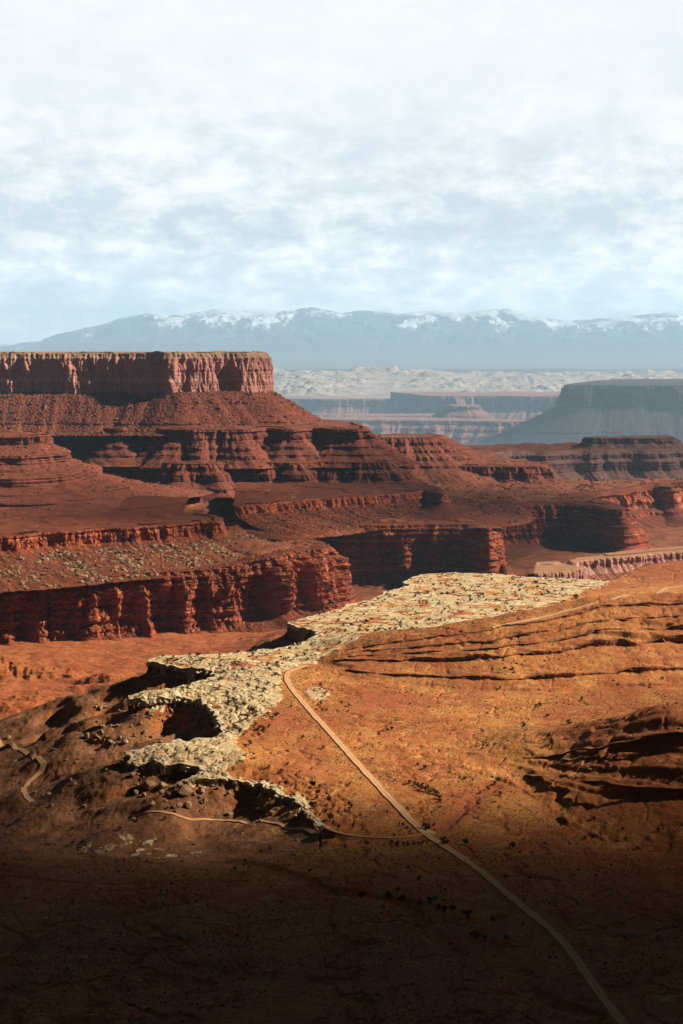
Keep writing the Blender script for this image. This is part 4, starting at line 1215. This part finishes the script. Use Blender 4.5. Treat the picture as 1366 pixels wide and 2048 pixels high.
BG = 'boulders fallen below the white rim'
for px, py, wpx, lab in [(249, 1518, 22, 'tall tan boulder perched at the tip of the white ledge above the dark hollow'),
                         (297, 1568, 25, 'split angular tan boulder left of the mushroom-shaped block below the white ledge'),
                         (327, 1566, 27, 'flat-capped mushroom-shaped tan block standing below the white ledge'),
                         (369, 1580, 31, 'largest rounded tan boulder under the lower white ledge'),
                         (404, 1578, 20, 'square tan boulder just right of the largest one under the lower white ledge'),
                         (379, 1606, 25, 'grey-brown upright boulder halfway down the slope to the narrow dirt path'),
                         (408, 1600, 14, 'pale flat slab boulder beside the upright one above the narrow dirt path'),
                         (519, 1640, 14, 'pointed upright rock standing right at the edge of the narrow dirt path'),
                         (168, 1610, 13, 'reddish boulder lit on its own in the dark lower left slope'),
                         (200, 1412, 15, 'upright pinkish boulder on the red canyon floor left of the white pillars'),
                         (173, 1469, 18, 'long pale boulder on the dark slope beyond the winding dirt road'),
                         (203, 1464, 14, 'low pale boulder to the right of the long one on the dark slope'),
                         (303, 1420, 18, 'tilted cube of rock leaning below the twin white-capped pillars'),
                         (300, 1426, 15, 'pale flat boulder lit in front of the tilted cube below the pillars'),
                         (368, 1410, 14, 'leaning dark boulder inside the upper shadowed hollow'),
                         (849, 1648, 5, 'small white rock behind the round juniper at the road junction'),
                         (790, 1668, 9, 'low cream rock outcrop beside the narrow path left of the junction'),
                         (905, 1737, 6, 'lone pale rock on the dark plain right of the dirt road')]:
    x, y = cast(px, py + wpx * 0.35)
    boulder(x, y, wpx / F * y * 0.5, int(px) % 8, lab, None, 0.2)
rb = np.random.default_rng(44)
zones = [([(262, 1440), (330, 1415), (420, 1425), (440, 1462), (360, 1468), (250, 1490), (180, 1500), (200, 1450)], 62, 'angular fallen boulder among the rubble in the upper shadowed hollow', 'boulders in the upper hollow', 1.2, 3.6),
         [[(265, 1530), (330, 1535), (400, 1548), (470, 1560), (560, 1590), (610, 1640), (520, 1632), (300, 1622), (230, 1580)], 78, 'tan fallen boulder on the slope between the lower white ledge and the narrow path', 'boulders in the lower hollow', 0.9, 3.2],
         [[(120, 1420), (240, 1400), (230, 1520), (150, 1620), (60, 1640), (110, 1500)], 34, 'brown boulder scattered on the dark slope between the winding road and the white ledges', 'boulders on the dark left slope', 0.8, 2.6],
         [[(490, 1300), (560, 1290), (630, 1275), (640, 1290), (560, 1308)], 14, 'dark block broken from the notch in the far white rim', 'blocks at the far notch', 1.2, 3.0],
         [[(960, 1320), (1080, 1300), (1110, 1345), (990, 1350)], 22, 'pale orange block on the bare slope between the two dark ledges', 'blocks between the ledges', 0.8, 2.0]]
for poly, cnt, lab, grp, lo, hi in zones:
    P = np.array(poly, float)
    done = 0
    while done < cnt:
        q = P.min(0) + rb.random(2) * (P.max(0) - P.min(0))
        if not inside(np.array([q[0]]), np.array([q[1]]), P)[0]: continue
        x, y = cast(*q)
        boulder(x, y, float(sizes(1, lo, hi, rb.integers(1e6), 2.4)[0]), int(rb.integers(8)), lab, grp, 0.15)
        done += 1

# ------------------------------------------------------------------ junipers and scrub
ml, n = new_mat('juniper_leaves')
g = n.n('ShaderNodeNewGeometry')
c = n.ramp(g.outputs['Random Per Island'], [(0, (0.022, 0.028, 0.012)), (0.5, (0.045, 0.050, 0.020)), (1, (0.085, 0.080, 0.032))])
finish(ml, n, c)
mk, n = new_mat('juniper_bark')
finish(mk, n, n.mix(n.noise(n.n('ShaderNodeTexCoord').outputs['Object'], 12.0, 4), (0.10, 0.065, 0.04), (0.19, 0.14, 0.10)))


def juniper_meshes(seed):
    """trunk and crown of one tree, one unit tall"""
    r = np.random.default_rng(seed)
    bm = bmesh.new()

    def limb(a, b, r0, r1):
        a, b = Vector(a), Vector(b)
        q = (b - a).to_track_quat('Z', 'Y')
        rings = []
        for t, rad in ((0, r0), (0.5, (r0 + r1) * 0.55), (1, r1)):
            c0 = a.lerp(b, t) + Vector((r.normal() * 0.012, r.normal() * 0.012, 0)) * (t > 0)
            rings.append([bm.verts.new(c0 + q @ Vector((math.cos(k * math.pi / 3) * rad, math.sin(k * math.pi / 3) * rad, 0))) for k in range(6)])
        for A, B in zip(rings[:-1], rings[1:]):
            for k in range(6): bm.faces.new((A[k], A[(k + 1) % 6], B[(k + 1) % 6], B[k]))
    limb((0, 0, -0.06), (0.03, 0.01, 0.42), 0.065, 0.035)
    tips = []
    for k in range(5):
        a = k * 1.257 + r.uniform(-.3, .3)
        b = (math.cos(a) * r.uniform(.20, .36), math.sin(a) * r.uniform(.20, .36), r.uniform(.40, .74))
        limb((0.01, 0, r.uniform(.12, .36)), b, 0.03, 0.012); tips.append(b)
    mt = bpy.data.meshes.new('trunk'); bm.to_mesh(mt); bm.free(); mt.materials.append(mk)
    tips += [(r.normal() * .08, r.normal() * .08, .80), (r.normal() * .2, r.normal() * .2, .30), (r.normal() * .24, r.normal() * .24, .22)]
    V, Q = [], []
    for t in tips:
        lr = r.uniform(0.15, 0.23)
        for k in range(46):
            d = r.normal(size=3); d /= np.linalg.norm(d)
            p = np.array(t) + d * lr * r.uniform(0.55, 1.0) * np.array([1.1, 1.1, 0.85])
            if p[2] < 0.03: continue
            u = r.normal(size=3); u -= d * (u @ d) * 0.6; u /= np.linalg.norm(u); v = np.cross(d, u) + r.normal(size=3) * .3; v /= np.linalg.norm(v)
            sz = r.uniform(0.04, 0.075)
            b0 = len(V)
            V += [p - u * sz, p + v * sz * .8, p + u * sz * 1.1, p - v * sz * .7 + d * sz * .4]
            Q.append((b0, b0 + 1, b0 + 2, b0 + 3))
    mc = bpy.data.meshes.new('crown'); mc.from_pydata([tuple(x) for x in V], [], Q); mc.materials.append(ml)
    # the two in one mesh for trees too small to show their parts
    bm = bmesh.new(); bm.from_mesh(mc)
    k0 = len(bm.faces)
    bm.from_mesh(mt); bm.faces.ensure_lookup_table()
    for f in list(bm.faces)[k0:]: f.material_index = 1
    mw = bpy.data.meshes.new('juniper_tree'); bm.to_mesh(mw); bm.free(); mw.materials.append(ml); mw.materials.append(mk)
    return mt, mc, mw


JM = [juniper_meshes(300 + k) for k in range(6)]


def juniper(px, py, hpx, label, group=None, parts=False, xy=None):
    x, y = cast(px, py) if xy is None else xy
    z = float(gz(x, y)) - 0.05
    h = hpx / F * y if xy is None else hpx
    k = random.randrange(6)
    rot = (0, 0, random.uniform(0, 6.28)); sc = (h * random.uniform(1.0, 1.4), h * random.uniform(1.0, 1.4), h)
    if parts:
        o = bpy.data.objects.new('juniper_tree', None)
        C.collection.objects.link(o)
        for nm, me in (('trunk', JM[k][0]), ('crown', JM[k][1])):
            ch = bpy.data.objects.new(nm, me); C.collection.objects.link(ch); ch.parent = o
    else:
        o = bpy.data.objects.new('juniper_tree', JM[k][2])
        C.collection.objects.link(o)
    o.location = (x, y, z); o.rotation_euler = rot; o.scale = sc
    thing(o, label, 'tree', group)


for a in [(852, 1661, 18, 'round dark juniper standing right in the dirt road junction'),
          (889, 1689, 17, 'wide juniper on the right verge just below the road junction'),
          (931, 1689, 14, 'upright juniper second to the right of the road junction on the red wash'),
          (868, 1652, 7, 'tiny juniper on the red wash just right of the junction juniper'),
          (1025, 1696, 14, 'dark bushy juniper at the foot of the eroded ridge right of the junction'),
          (724, 1796, 13, 'leftmost juniper of the dark row crossing the shaded plain left of the road'),
          (776, 1797, 15, 'second juniper from the left in the dark row on the shaded plain'),
          (859, 1806, 15, 'bushy juniper in the middle of the dark row on the shaded plain'),
          (905, 1822, 13, 'juniper near the road end of the dark row on the shaded plain'),
          (935, 1836, 18, 'tallest dark juniper at the right end of the row beside the dry wash'),
          (985, 1842, 10, 'small juniper standing on the bank of the pale dry wash'),
          (662, 1640, 14, 'juniper on the plain just right of the shadowed amphitheatre rim'),
          (628, 1616, 14, 'juniper growing on the white rim above the shadowed amphitheatre'),
          (1152, 1198, 11, 'largest juniper on the white bench close to the upper dirt road'),
          (505, 1428, 17, 'big juniper in the middle of the cracked white slickrock'),
          (553, 1434, 12, 'round juniper at the right edge of the slickrock toward the road'),
          (642, 1409, 8, 'conical juniper alone just right of the straight road'),
          (683, 1407, 7, 'small juniper alone east of the road near the red basin')]:
    juniper(*a, parts=True)
GR = [('dark juniper on the cracked white slickrock left of the road', 'junipers on the near slickrock',
       [(467, 1403, 10), (474, 1421, 11), (496, 1436, 10), (535, 1431, 9), (519, 1459, 9), (538, 1455, 8), (500, 1488, 9), (487, 1412, 9), (512, 1434, 8), (455, 1390, 8), (440, 1376, 8), (430, 1350, 7), (448, 1345, 7), (545, 1437, 7), (582, 1415, 6), (470, 1380, 7), (490, 1495, 8), (425, 1508, 8), (395, 1502, 7), (350, 1512, 7)]),
      ('small dark juniper on the orange plain right of the straight road', 'junipers on the plain right of the road',
       [(632, 1421, 6), (645, 1423, 7), (653, 1422, 6), (698, 1413, 7), (697, 1424, 5), (784, 1460, 9), (775, 1462, 8), (757, 1468, 7), (720, 1470, 6), (1079, 1413, 9), (1072, 1413, 6), (1048, 1455, 9), (1138, 1449, 12), (1163, 1400, 7), (1095, 1434, 7), (1000, 1378, 7), (1103, 1488, 10), (850, 1538, 9), (835, 1532, 7), (923, 1442, 5), (975, 1428, 6), (900, 1470, 5), (820, 1410, 5), (1325, 1359, 7), (860, 1415, 4)]),
      ('dark scrubby juniper packed along the curved bank of the red wash', 'junipers along the wash bank',
       [(820, 1568, 9), (828, 1572, 10), (836, 1576, 10), (844, 1580, 11), (852, 1582, 11), (860, 1584, 10), (868, 1587, 11), (874, 1592, 11), (879, 1598, 11), (880, 1605, 9), (845, 1572, 8), (856, 1576, 8), (836, 1570, 7), (990, 1570, 8), (975, 1580, 9), (960, 1588, 8), (930, 1560, 8), (945, 1562, 7), (995, 1563, 9), (1000, 1590, 9)]),
      ('dark juniper on the plain between the straight road and the white ledges', 'junipers left of the road',
       [(606, 1476, 7), (647, 1497, 8), (538, 1536, 8), (564, 1545, 9), (667, 1615, 8), (698, 1610, 9), (698, 1620, 7), (690, 1625, 8), (575, 1530, 7), (600, 1545, 6), (640, 1575, 7), (700, 1570, 6), (655, 1600, 8), (720, 1632, 6), (814, 1658, 8), (806, 1652, 8), (798, 1650, 7)]),
      ('dark juniper in the brush strip below the narrow path near the junction', 'junipers below the path',
       [(783, 1688, 9), (795, 1691, 10), (806, 1690, 9), (816, 1692, 9), (827, 1690, 9), (838, 1689, 8), (846, 1688, 8), (735, 1690, 8), (690, 1695, 7), (650, 1690, 8)]),
      ('dim juniper on the shaded plain near the bottom of the view', 'junipers on the shaded plain',
       [(796, 1785, 11), (805, 1801, 12), (838, 1812, 10), (878, 1818, 12), (890, 1822, 11), (765, 1815, 8), (955, 1876, 13), (945, 1872, 11), (970, 1880, 10), (1012, 1880, 11), (1046, 1852, 9), (838, 1760, 9), (815, 1738, 8), (1060, 1760, 8), (1010, 1756, 7), (870, 1800, 10), (620, 1745, 8), (664, 1785, 8), (490, 1725, 8), (470, 1740, 9), (540, 1700, 8), (520, 1705, 7), (1100, 1920, 9), (1180, 1905, 8), (1250, 1880, 8), (1275, 1700, 8), (1316, 1662, 8), (1188, 1640, 8), (1245, 1660, 7), (1170, 1680, 9), (1090, 1690, 8), (145, 1660, 8), (145, 1690, 9), (330, 1640, 8), (240, 1660, 9)])]
for lab, grp, lst in GR:
    for a in lst: juniper(*a, label=lab, group=grp)
rt = np.random.default_rng(51)
cnt = 0
while cnt < 130:
    y = math.sqrt(rt.uniform(1700 ** 2, 2620 ** 2)); x = y * rt.uniform(-0.2, 0.205)
    if float(bil(WHS, x, y)) < 0.5 or rt.random() > 0.45 + 1.5 * float(fbm(np.array([x / 60]), np.array([y / 90]), 3, 9)[0]): continue
    juniper(0, 0, float(rt.uniform(2.4, 5.2)), 'small green juniper dotting the flat white bench', 'junipers on the white bench', xy=(x, y))
    cnt += 1


def scrub(name, count, seed, prob, ylo, yhi, lo, hi, mat, xlim=0.235):
    r = np.random.default_rng(seed)
    y = np.sqrt(r.uniform(ylo ** 2, yhi ** 2, count)); x = (y + 320) * r.uniform(-xlim, xlim, count) * 0.86
    k = r.random(count) < prob(x, y)
    x, y = x[k], y[k]; n_ = len(x)
    sz = r.uniform(lo, hi, n_) * (0.7 + 0.6 * r.random(n_))
    a = np.arange(6) * np.pi / 3
    ring = np.stack([np.cos(a), np.sin(a), 0 * a - 0.15], 1)
    mid_ = np.stack([np.cos(a + .5) * .85, np.sin(a + .5) * .85, 0 * a + 0.55], 1)
    base = np.vstack([ring, mid_, [[0, 0, 0.9]]])
    V = base[None] * r.uniform(0.65, 1.3, (n_, 13, 1)) * sz[:, None, None]
    V = V + np.stack([x, y, gz(x, y)], 1)[:, None, :]
    Q = []
    for i in range(6):
        j = (i + 1) % 6
        Q += [(i, j, 6 + i), (j, 6 + j, 6 + i), (6 + i, 6 + j, 12)]
    Q = (np.array(Q)[None] + (np.arange(n_) * 13)[:, None, None]).reshape(-1, 3)
    mesh_from(name, V.reshape(-1, 3), Q, mat, kind='stuff')
    return n_


ms, n = new_mat('scrub_leaves')
g = n.n('ShaderNodeNewGeometry')
finish(ms, n, n.ramp(g.outputs['Random Per Island'], [(0, (0.050, 0.032, 0.014)), (0.35, (0.10, 0.060, 0.022)), (0.65, (0.16, 0.10, 0.034)), (1, (0.30, 0.19, 0.060))]))


def brush(x, y):
    ok = ((bil(SD0, x, y) < -2) | (bil(AA, x, y) < 0.45)) & (bil(road_d, x, y) > 1.0) & (bil(WHS, x, y) < 0.4)
    f = np.clip(0.55 + 1.5 * fbm(x / 45, y / 70, 4, 15), 0.08, 1)
    red = bil(REDM, x, y)
    e = 2.0
    sl = np.abs(gz(x, y + e) - gz(x, y - e)) / (2 * e)
    return ok * f * (1 - 0.8 * red) * np.clip(1.3 - 3.0 * sl, 0.1, 1)


def brush_low(x, y):
    d = bil(SD0, x, y)
    return ((d > 6) & (bil(KIND, x, y) > 0.5) & (bil(KIND, x, y) < 1.2)) * np.clip(0.25 + 1.1 * fbm(x / 60, y / 60, 4, 16), 0, 1) * 0.6


def brush_white(x, y):
    w_ = bil(WHS, x, y)
    return (w_ > 0.02) * (1 - 0.75 * bil(WH, x, y)) * np.clip(0.25 + 1.7 * fbm(x / 26, y / 34, 3, 17), 0, 1)


k1 = scrub('scrub', 230000, 61, brush, 640, 2150, 0.26, 0.52, ms)
k2 = scrub('scrub', 34000, 62, brush_low, 1100, 2640, 0.35, 0.8, ms)
k3 = scrub('scrub', 34000, 63, brush_white, 1250, 1900, 0.5, 1.3, ml) + scrub('scrub', 42000, 65, brush_white, 1850, 2640, 0.6, 1.6, ms)
k4 = scrub('scrub', 3500, 64, lambda x, y: brush(x, y) * 0.8, 640, 2000, 0.6, 1.0, ml)
print('scrub', k1, k2, k3, k4, 'junipers', sum(o.name.startswith('juniper_tree') for o in C.objects), 'boulders', sum(o.name.startswith('boulder') for o in C.objects))

# ------------------------------------------------------------------ riders on the road
def mat_plain(name, col, rough=0.5):
    m, n = new_mat(name)
    nz_ = n.noise(n.n('ShaderNodeTexCoord').outputs['Object'], 9.0, 3)
    return finish(m, n, n.mix(nz_, tuple(c * 0.8 for c in col), col), None, rough=rough)


MP = {'tyre': mat_plain('tyre_rubber', (0.02, 0.02, 0.02)), 'frame': mat_plain('bicycle_paint', (0.10, 0.10, 0.12), 0.35), 'skin': mat_plain('skin', (0.42, 0.24, 0.16)),
      'dark': mat_plain('dark_cloth', (0.035, 0.035, 0.045), 0.9), 'blue': mat_plain('blue_cloth', (0.05, 0.09, 0.2), 0.9), 'red': mat_plain('red_cloth', (0.25, 0.03, 0.03), 0.9), 'grey': mat_plain('grey_cloth', (0.2, 0.2, 0.21), 0.9),
      'white': mat_plain('helmet_shell', (0.6, 0.6, 0.6), 0.3)}


def tube_bm(bm, a, b, r0, r1=None):
    a, b = Vector(a), Vector(b); r1 = r0 if r1 is None else r1
    q = (b - a).to_track_quat('Z', 'Y')
    A = [bm.verts.new(a + q @ Vector((math.cos(k * math.pi / 4) * r0, math.sin(k * math.pi / 4) * r0, 0))) for k in range(8)]
    B = [bm.verts.new(b + q @ Vector((math.cos(k * math.pi / 4) * r1, math.sin(k * math.pi / 4) * r1, 0))) for k in range(8)]
    for k in range(8): bm.faces.new((A[k], A[(k + 1) % 8], B[(k + 1) % 8], B[k]))
    bm.faces.new(A[::-1]); bm.faces.new(B)


def child(name, bm, mat, par):
    me = bpy.data.meshes.new(name); bm.to_mesh(me); bm.free(); me.materials.append(mat)
    o = bpy.data.objects.new(name, me); C.collection.objects.link(o); o.parent = par
    return o


def bicycle(label, group):
    root = bpy.data.objects.new('bicycle', None); C.collection.objects.link(root)
    for yy in (-0.52, 0.52):
        bm = bmesh.new()
        for i in range(24):
            for j in range(6): pass
        ring = []
        for i in range(24):
            a = i * math.pi / 12; ring.append([])
            for j in range(6):
                b = j * math.pi / 3; rr_ = 0.325 + 0.026 * math.cos(b)
                ring[-1].append(bm.verts.new((0.026 * math.sin(b), yy + rr_ * math.cos(a), 0.35 + rr_ * math.sin(a))))
        for i in range(24):
            for j in range(6): bm.faces.new((ring[i][j], ring[(i + 1) % 24][j], ring[(i + 1) % 24][(j + 1) % 6], ring[i][(j + 1) % 6]))
        for i in range(8):
            a = i * math.pi / 4; tube_bm(bm, (0, yy, 0.35), (0, yy + 0.31 * math.cos(a), 0.35 + 0.31 * math.sin(a)), 0.006)
        child('wheel', bm, MP['tyre'], root)
    bm = bmesh.new()
    for a, b in [((0, -.05, .32), (0, -.18, .82)), ((0, -.05, .32), (0, .36, .78)), ((0, -.16, .76), (0, .36, .84)), ((0, -.05, .32), (0, -.52, .35)), ((0, -.16, .76), (0, -.52, .35)), ((0, .38, .90), (0, .52, .35))]: tube_bm(bm, a, b, 0.02)
    child('frame', bm, MP['frame'], root)
    bm = bmesh.new(); tube_bm(bm, (-.3, .40, .98), (.3, .40, .98), .016); tube_bm(bm, (0, .38, .88), (0, .40, .98), .018); child('handlebar', bm, MP['frame'], root)
    bm = bmesh.new(); tube_bm(bm, (0, -.30, .86), (0, -.04, .87), .075, .03); child('saddle', bm, MP['tyre'], root)
    bm = bmesh.new(); tube_bm(bm, (-.12, -.05, .32), (.12, -.05, .32), .014); tube_bm(bm, (.12, .09, .26), (.2, .09, .26), .03); tube_bm(bm, (-.2, -.19, .38), (-.12, -.19, .38), .03); tube_bm(bm, (.11, -.05, .32), (.13, .09, .26), .013); tube_bm(bm, (-.11, -.05, .32), (-.13, -.19, .38), .013)
    child('pedals', bm, MP['frame'], root)
    thing(root, label, 'bicycle', group)
    return root


def rider(label, cloth, group):
    pts = {'pelvis': (0, -.18, .98, .13), 'waist': (0, -.12, 1.12, .12), 'chest': (0, .02, 1.34, .145), 'neck': (0, .10, 1.50, .055), 'jaw': (0, .15, 1.58, .075), 'head': (0, .15, 1.68, .095), 'crown': (0, .13, 1.76, .06)}
    ed = [('pelvis', 'waist'), ('waist', 'chest'), ('chest', 'neck'), ('neck', 'jaw'), ('jaw', 'head'), ('head', 'crown')]
    for s_, sn in ((1, 'a'), (-1, 'b')):
        ft = (.16 * s_, .09, .29) if s_ > 0 else (-.16, -.19, .41)
        pts.update({'hip' + sn: (.10 * s_, -.17, .93, .095), 'knee' + sn: (.14 * s_, .20, .70 if s_ > 0 else .80, .062), 'ankle' + sn: (ft[0], ft[1] - .03, ft[2] + .09, .042), 'toe' + sn: (ft[0], ft[1] + .13, ft[2] + .02, .035),
                    'sh' + sn: (.19 * s_, .06, 1.40, .062), 'el' + sn: (.30 * s_, .20, 1.18, .043), 'wr' + sn: (.27 * s_, .36, 1.02, .03), 'hand' + sn: (.26 * s_, .42, 1.0, .034)})
        ed += [('pelvis', 'hip' + sn), ('hip' + sn, 'knee' + sn), ('knee' + sn, 'ankle' + sn), ('ankle' + sn, 'toe' + sn), ('chest', 'sh' + sn), ('sh' + sn, 'el' + sn), ('el' + sn, 'wr' + sn), ('wr' + sn, 'hand' + sn)]
    kk = list(pts)
    me = bpy.data.meshes.new('person'); me.from_pydata([pts[k][:3] for k in kk], [(kk.index(a), kk.index(b)) for a, b in ed], [])
    o = bpy.data.objects.new('person', me); C.collection.objects.link(o)
    sk = o.modifiers.new('skin', 'SKIN'); o.modifiers.new('sub', 'SUBSURF').levels = 1
    for i, k in enumerate(kk): me.skin_vertices[0].data[i].radius = (pts[k][3], pts[k][3])
    me.skin_vertices[0].data[0].use_root = True
    me.materials.append(MP[cloth])
    bm = bmesh.new(); bmesh.ops.create_uvsphere(bm, u_segments=12, v_segments=8, radius=.115)
    bmesh.ops.delete(bm, geom=[v for v in bm.verts if v.co.z < -.02], context='VERTS')
    bmesh.ops.translate(bm, vec=(0, .13, 1.70), verts=bm.verts); child('helmet', bm, MP['white'], o)
    thing(o, label, 'person', group)
    return o


for px, py, cl, who in [(582, 1345, 'dark', 'farthest of the four, at the bend beside the red bank'), (581, 1374, 'blue', 'second from the bend, where the road narrows past the red bank'),
                        (589, 1389, 'red', 'second nearest, on the start of the straight road'), (602, 1402, 'dark', 'nearest of the four, leading down the straight road')]:
    a, b = cast(px, py)
    rp = RP['main'][0]
    k = int(np.argmin(np.hypot(rp[:, 0] - a, rp[:, 1] - b)))
    tdir = rp[max(0, k - 3)] - rp[min(len(rp) - 1, k + 3)]
    rzv_ = math.atan2(-tdir[0], tdir[1])
    z = float(gz(rp[k, 0], rp[k, 1])) + 0.58
    for o in (bicycle('bicycle of the rider ' + who, 'bicycles on the road'), rider('cyclist ' + who, cl, 'cyclists on the road')):
        o.location = (rp[k, 0] + 1.2, rp[k, 1], z); o.rotation_euler = (0, 0, rzv_)


# ------------------------------------------------------------------ haze and the added shading clouds
hz_top = float(max(1150.0, MZ.max(), 360.0)) + 20.0
m = bpy.data.materials.new('haze_air'); m.use_nodes = True; m.node_tree.nodes.clear()
n = NT(m.node_tree)
pv = n.n('ShaderNodeVolumePrincipled')
pv.inputs['Color'].default_value = (0.54, 0.79, 1.0, 1)
pv.inputs['Density'].default_value = HAZE_SIGMA
pv.inputs['Anisotropy'].default_value = 0.1
o_ = n.n('ShaderNodeOutputMaterial'); n.t.links.new(pv.outputs[0], o_.inputs['Volume'])
x0, x1, y0, y1, z0, z1 = -36000, 36000, -1700, 117000, float(BZ.min()) - 40, hz_top
bv = [(x, y, z) for z in (z0, z1) for y in (y0, y1) for x in (x0, x1)]
bq = [(0, 2, 3, 1), (4, 5, 7, 6), (0, 1, 5, 4), (2, 6, 7, 3), (0, 4, 6, 2), (1, 3, 7, 5)]
mesh_from('haze', bv, bq, m, kind='stuff')

m = bpy.data.materials.new('shade_cloud_vapour'); m.use_nodes = True; m.node_tree.nodes.clear()
n = NT(m.node_tree)
pv = n.n('ShaderNodeVolumePrincipled')
pv.inputs['Color'].default_value = (0.35, 0.35, 0.36, 1)
pv.inputs['Density'].default_value = 0.01
pv.inputs['Anisotropy'].default_value = 0.5
o_ = n.n('ShaderNodeOutputMaterial'); n.t.links.new(pv.outputs[0], o_.inputs['Volume'])


def cloud(tx, ty, rx, ry, tau, seed, alt=3500.0, rot=0.0, p=1.3):
    """a lens of cloud added out of view so that its shadow falls on (tx, ty); tau is the optical depth under its middle"""
    k = alt / S.z
    cx, cy = tx + S.x * k, ty + S.y * k
    h = tau * S.z / 0.01 / 2
    th = np.linspace(0, 2 * np.pi, 96, endpoint=False); r = np.linspace(0.02, 1, 40)
    RR, TH = np.meshgrid(r, th, indexing='ij')
    edge = 1 + 0.16 * fbm(np.cos(TH) * 1.5 + seed, np.sin(TH) * 1.5, 4, seed)
    ux, uy = RR * np.cos(TH) * edge * rx, RR * np.sin(TH) * edge * ry
    X = cx + ux * math.cos(rot) - uy * math.sin(rot); Y = cy + ux * math.sin(rot) + uy * math.cos(rot)
    hh = h * (1 - RR ** 2) ** p * (1 + 0.5 * fbm(X / 330, Y / 330, 4, seed + 3))
    top = np.stack([X, Y, alt + hh * 1.2], -1).reshape(-1, 3); bot = np.stack([X, Y, alt - hh * 0.8 - 0.02], -1).reshape(-1, 3)
    nv = len(top); Q = []
    for i in range(39):
        for j in range(96):
            a, b, c, d = i * 96 + j, (i + 1) * 96 + j, (i + 1) * 96 + (j + 1) % 96, i * 96 + (j + 1) % 96
            Q.append((a, b, c, d)); Q.append((nv + d, nv + c, nv + b, nv + a))
    for j in range(96):
        a, b = 39 * 96 + j, 39 * 96 + (j + 1) % 96
        Q.append((b, a, nv + a, nv + b))
    Vv = np.vstack([top, bot])
    c1, c2 = len(Vv), len(Vv) + 1
    Vv = np.vstack([Vv, [[cx, cy, top[:96, 2].mean()]], [[cx, cy, bot[:96, 2].mean()]]])
    for j in range(96):
        Q.append((c1, j, (j + 1) % 96, (j + 1) % 96)); Q.append((c2, nv + (j + 1) % 96, nv + j, nv + j))
    bm = bmesh.new()
    vs = [bm.verts.new(v) for v in Vv]
    for q in Q:
        qq = list(dict.fromkeys(q))
        bm.faces.new([vs[i] for i in qq])
    bmesh.ops.recalc_face_normals(bm, faces=bm.faces)
    me = bpy.data.meshes.new('shade_clouds'); bm.to_mesh(me); bm.free()
    me.materials.append(m)
    o = bpy.data.objects.new('shade_clouds', me); C.collection.objects.link(o); o['kind'] = 'stuff'


for c in SHADE_CLOUDS: cloud(*c)
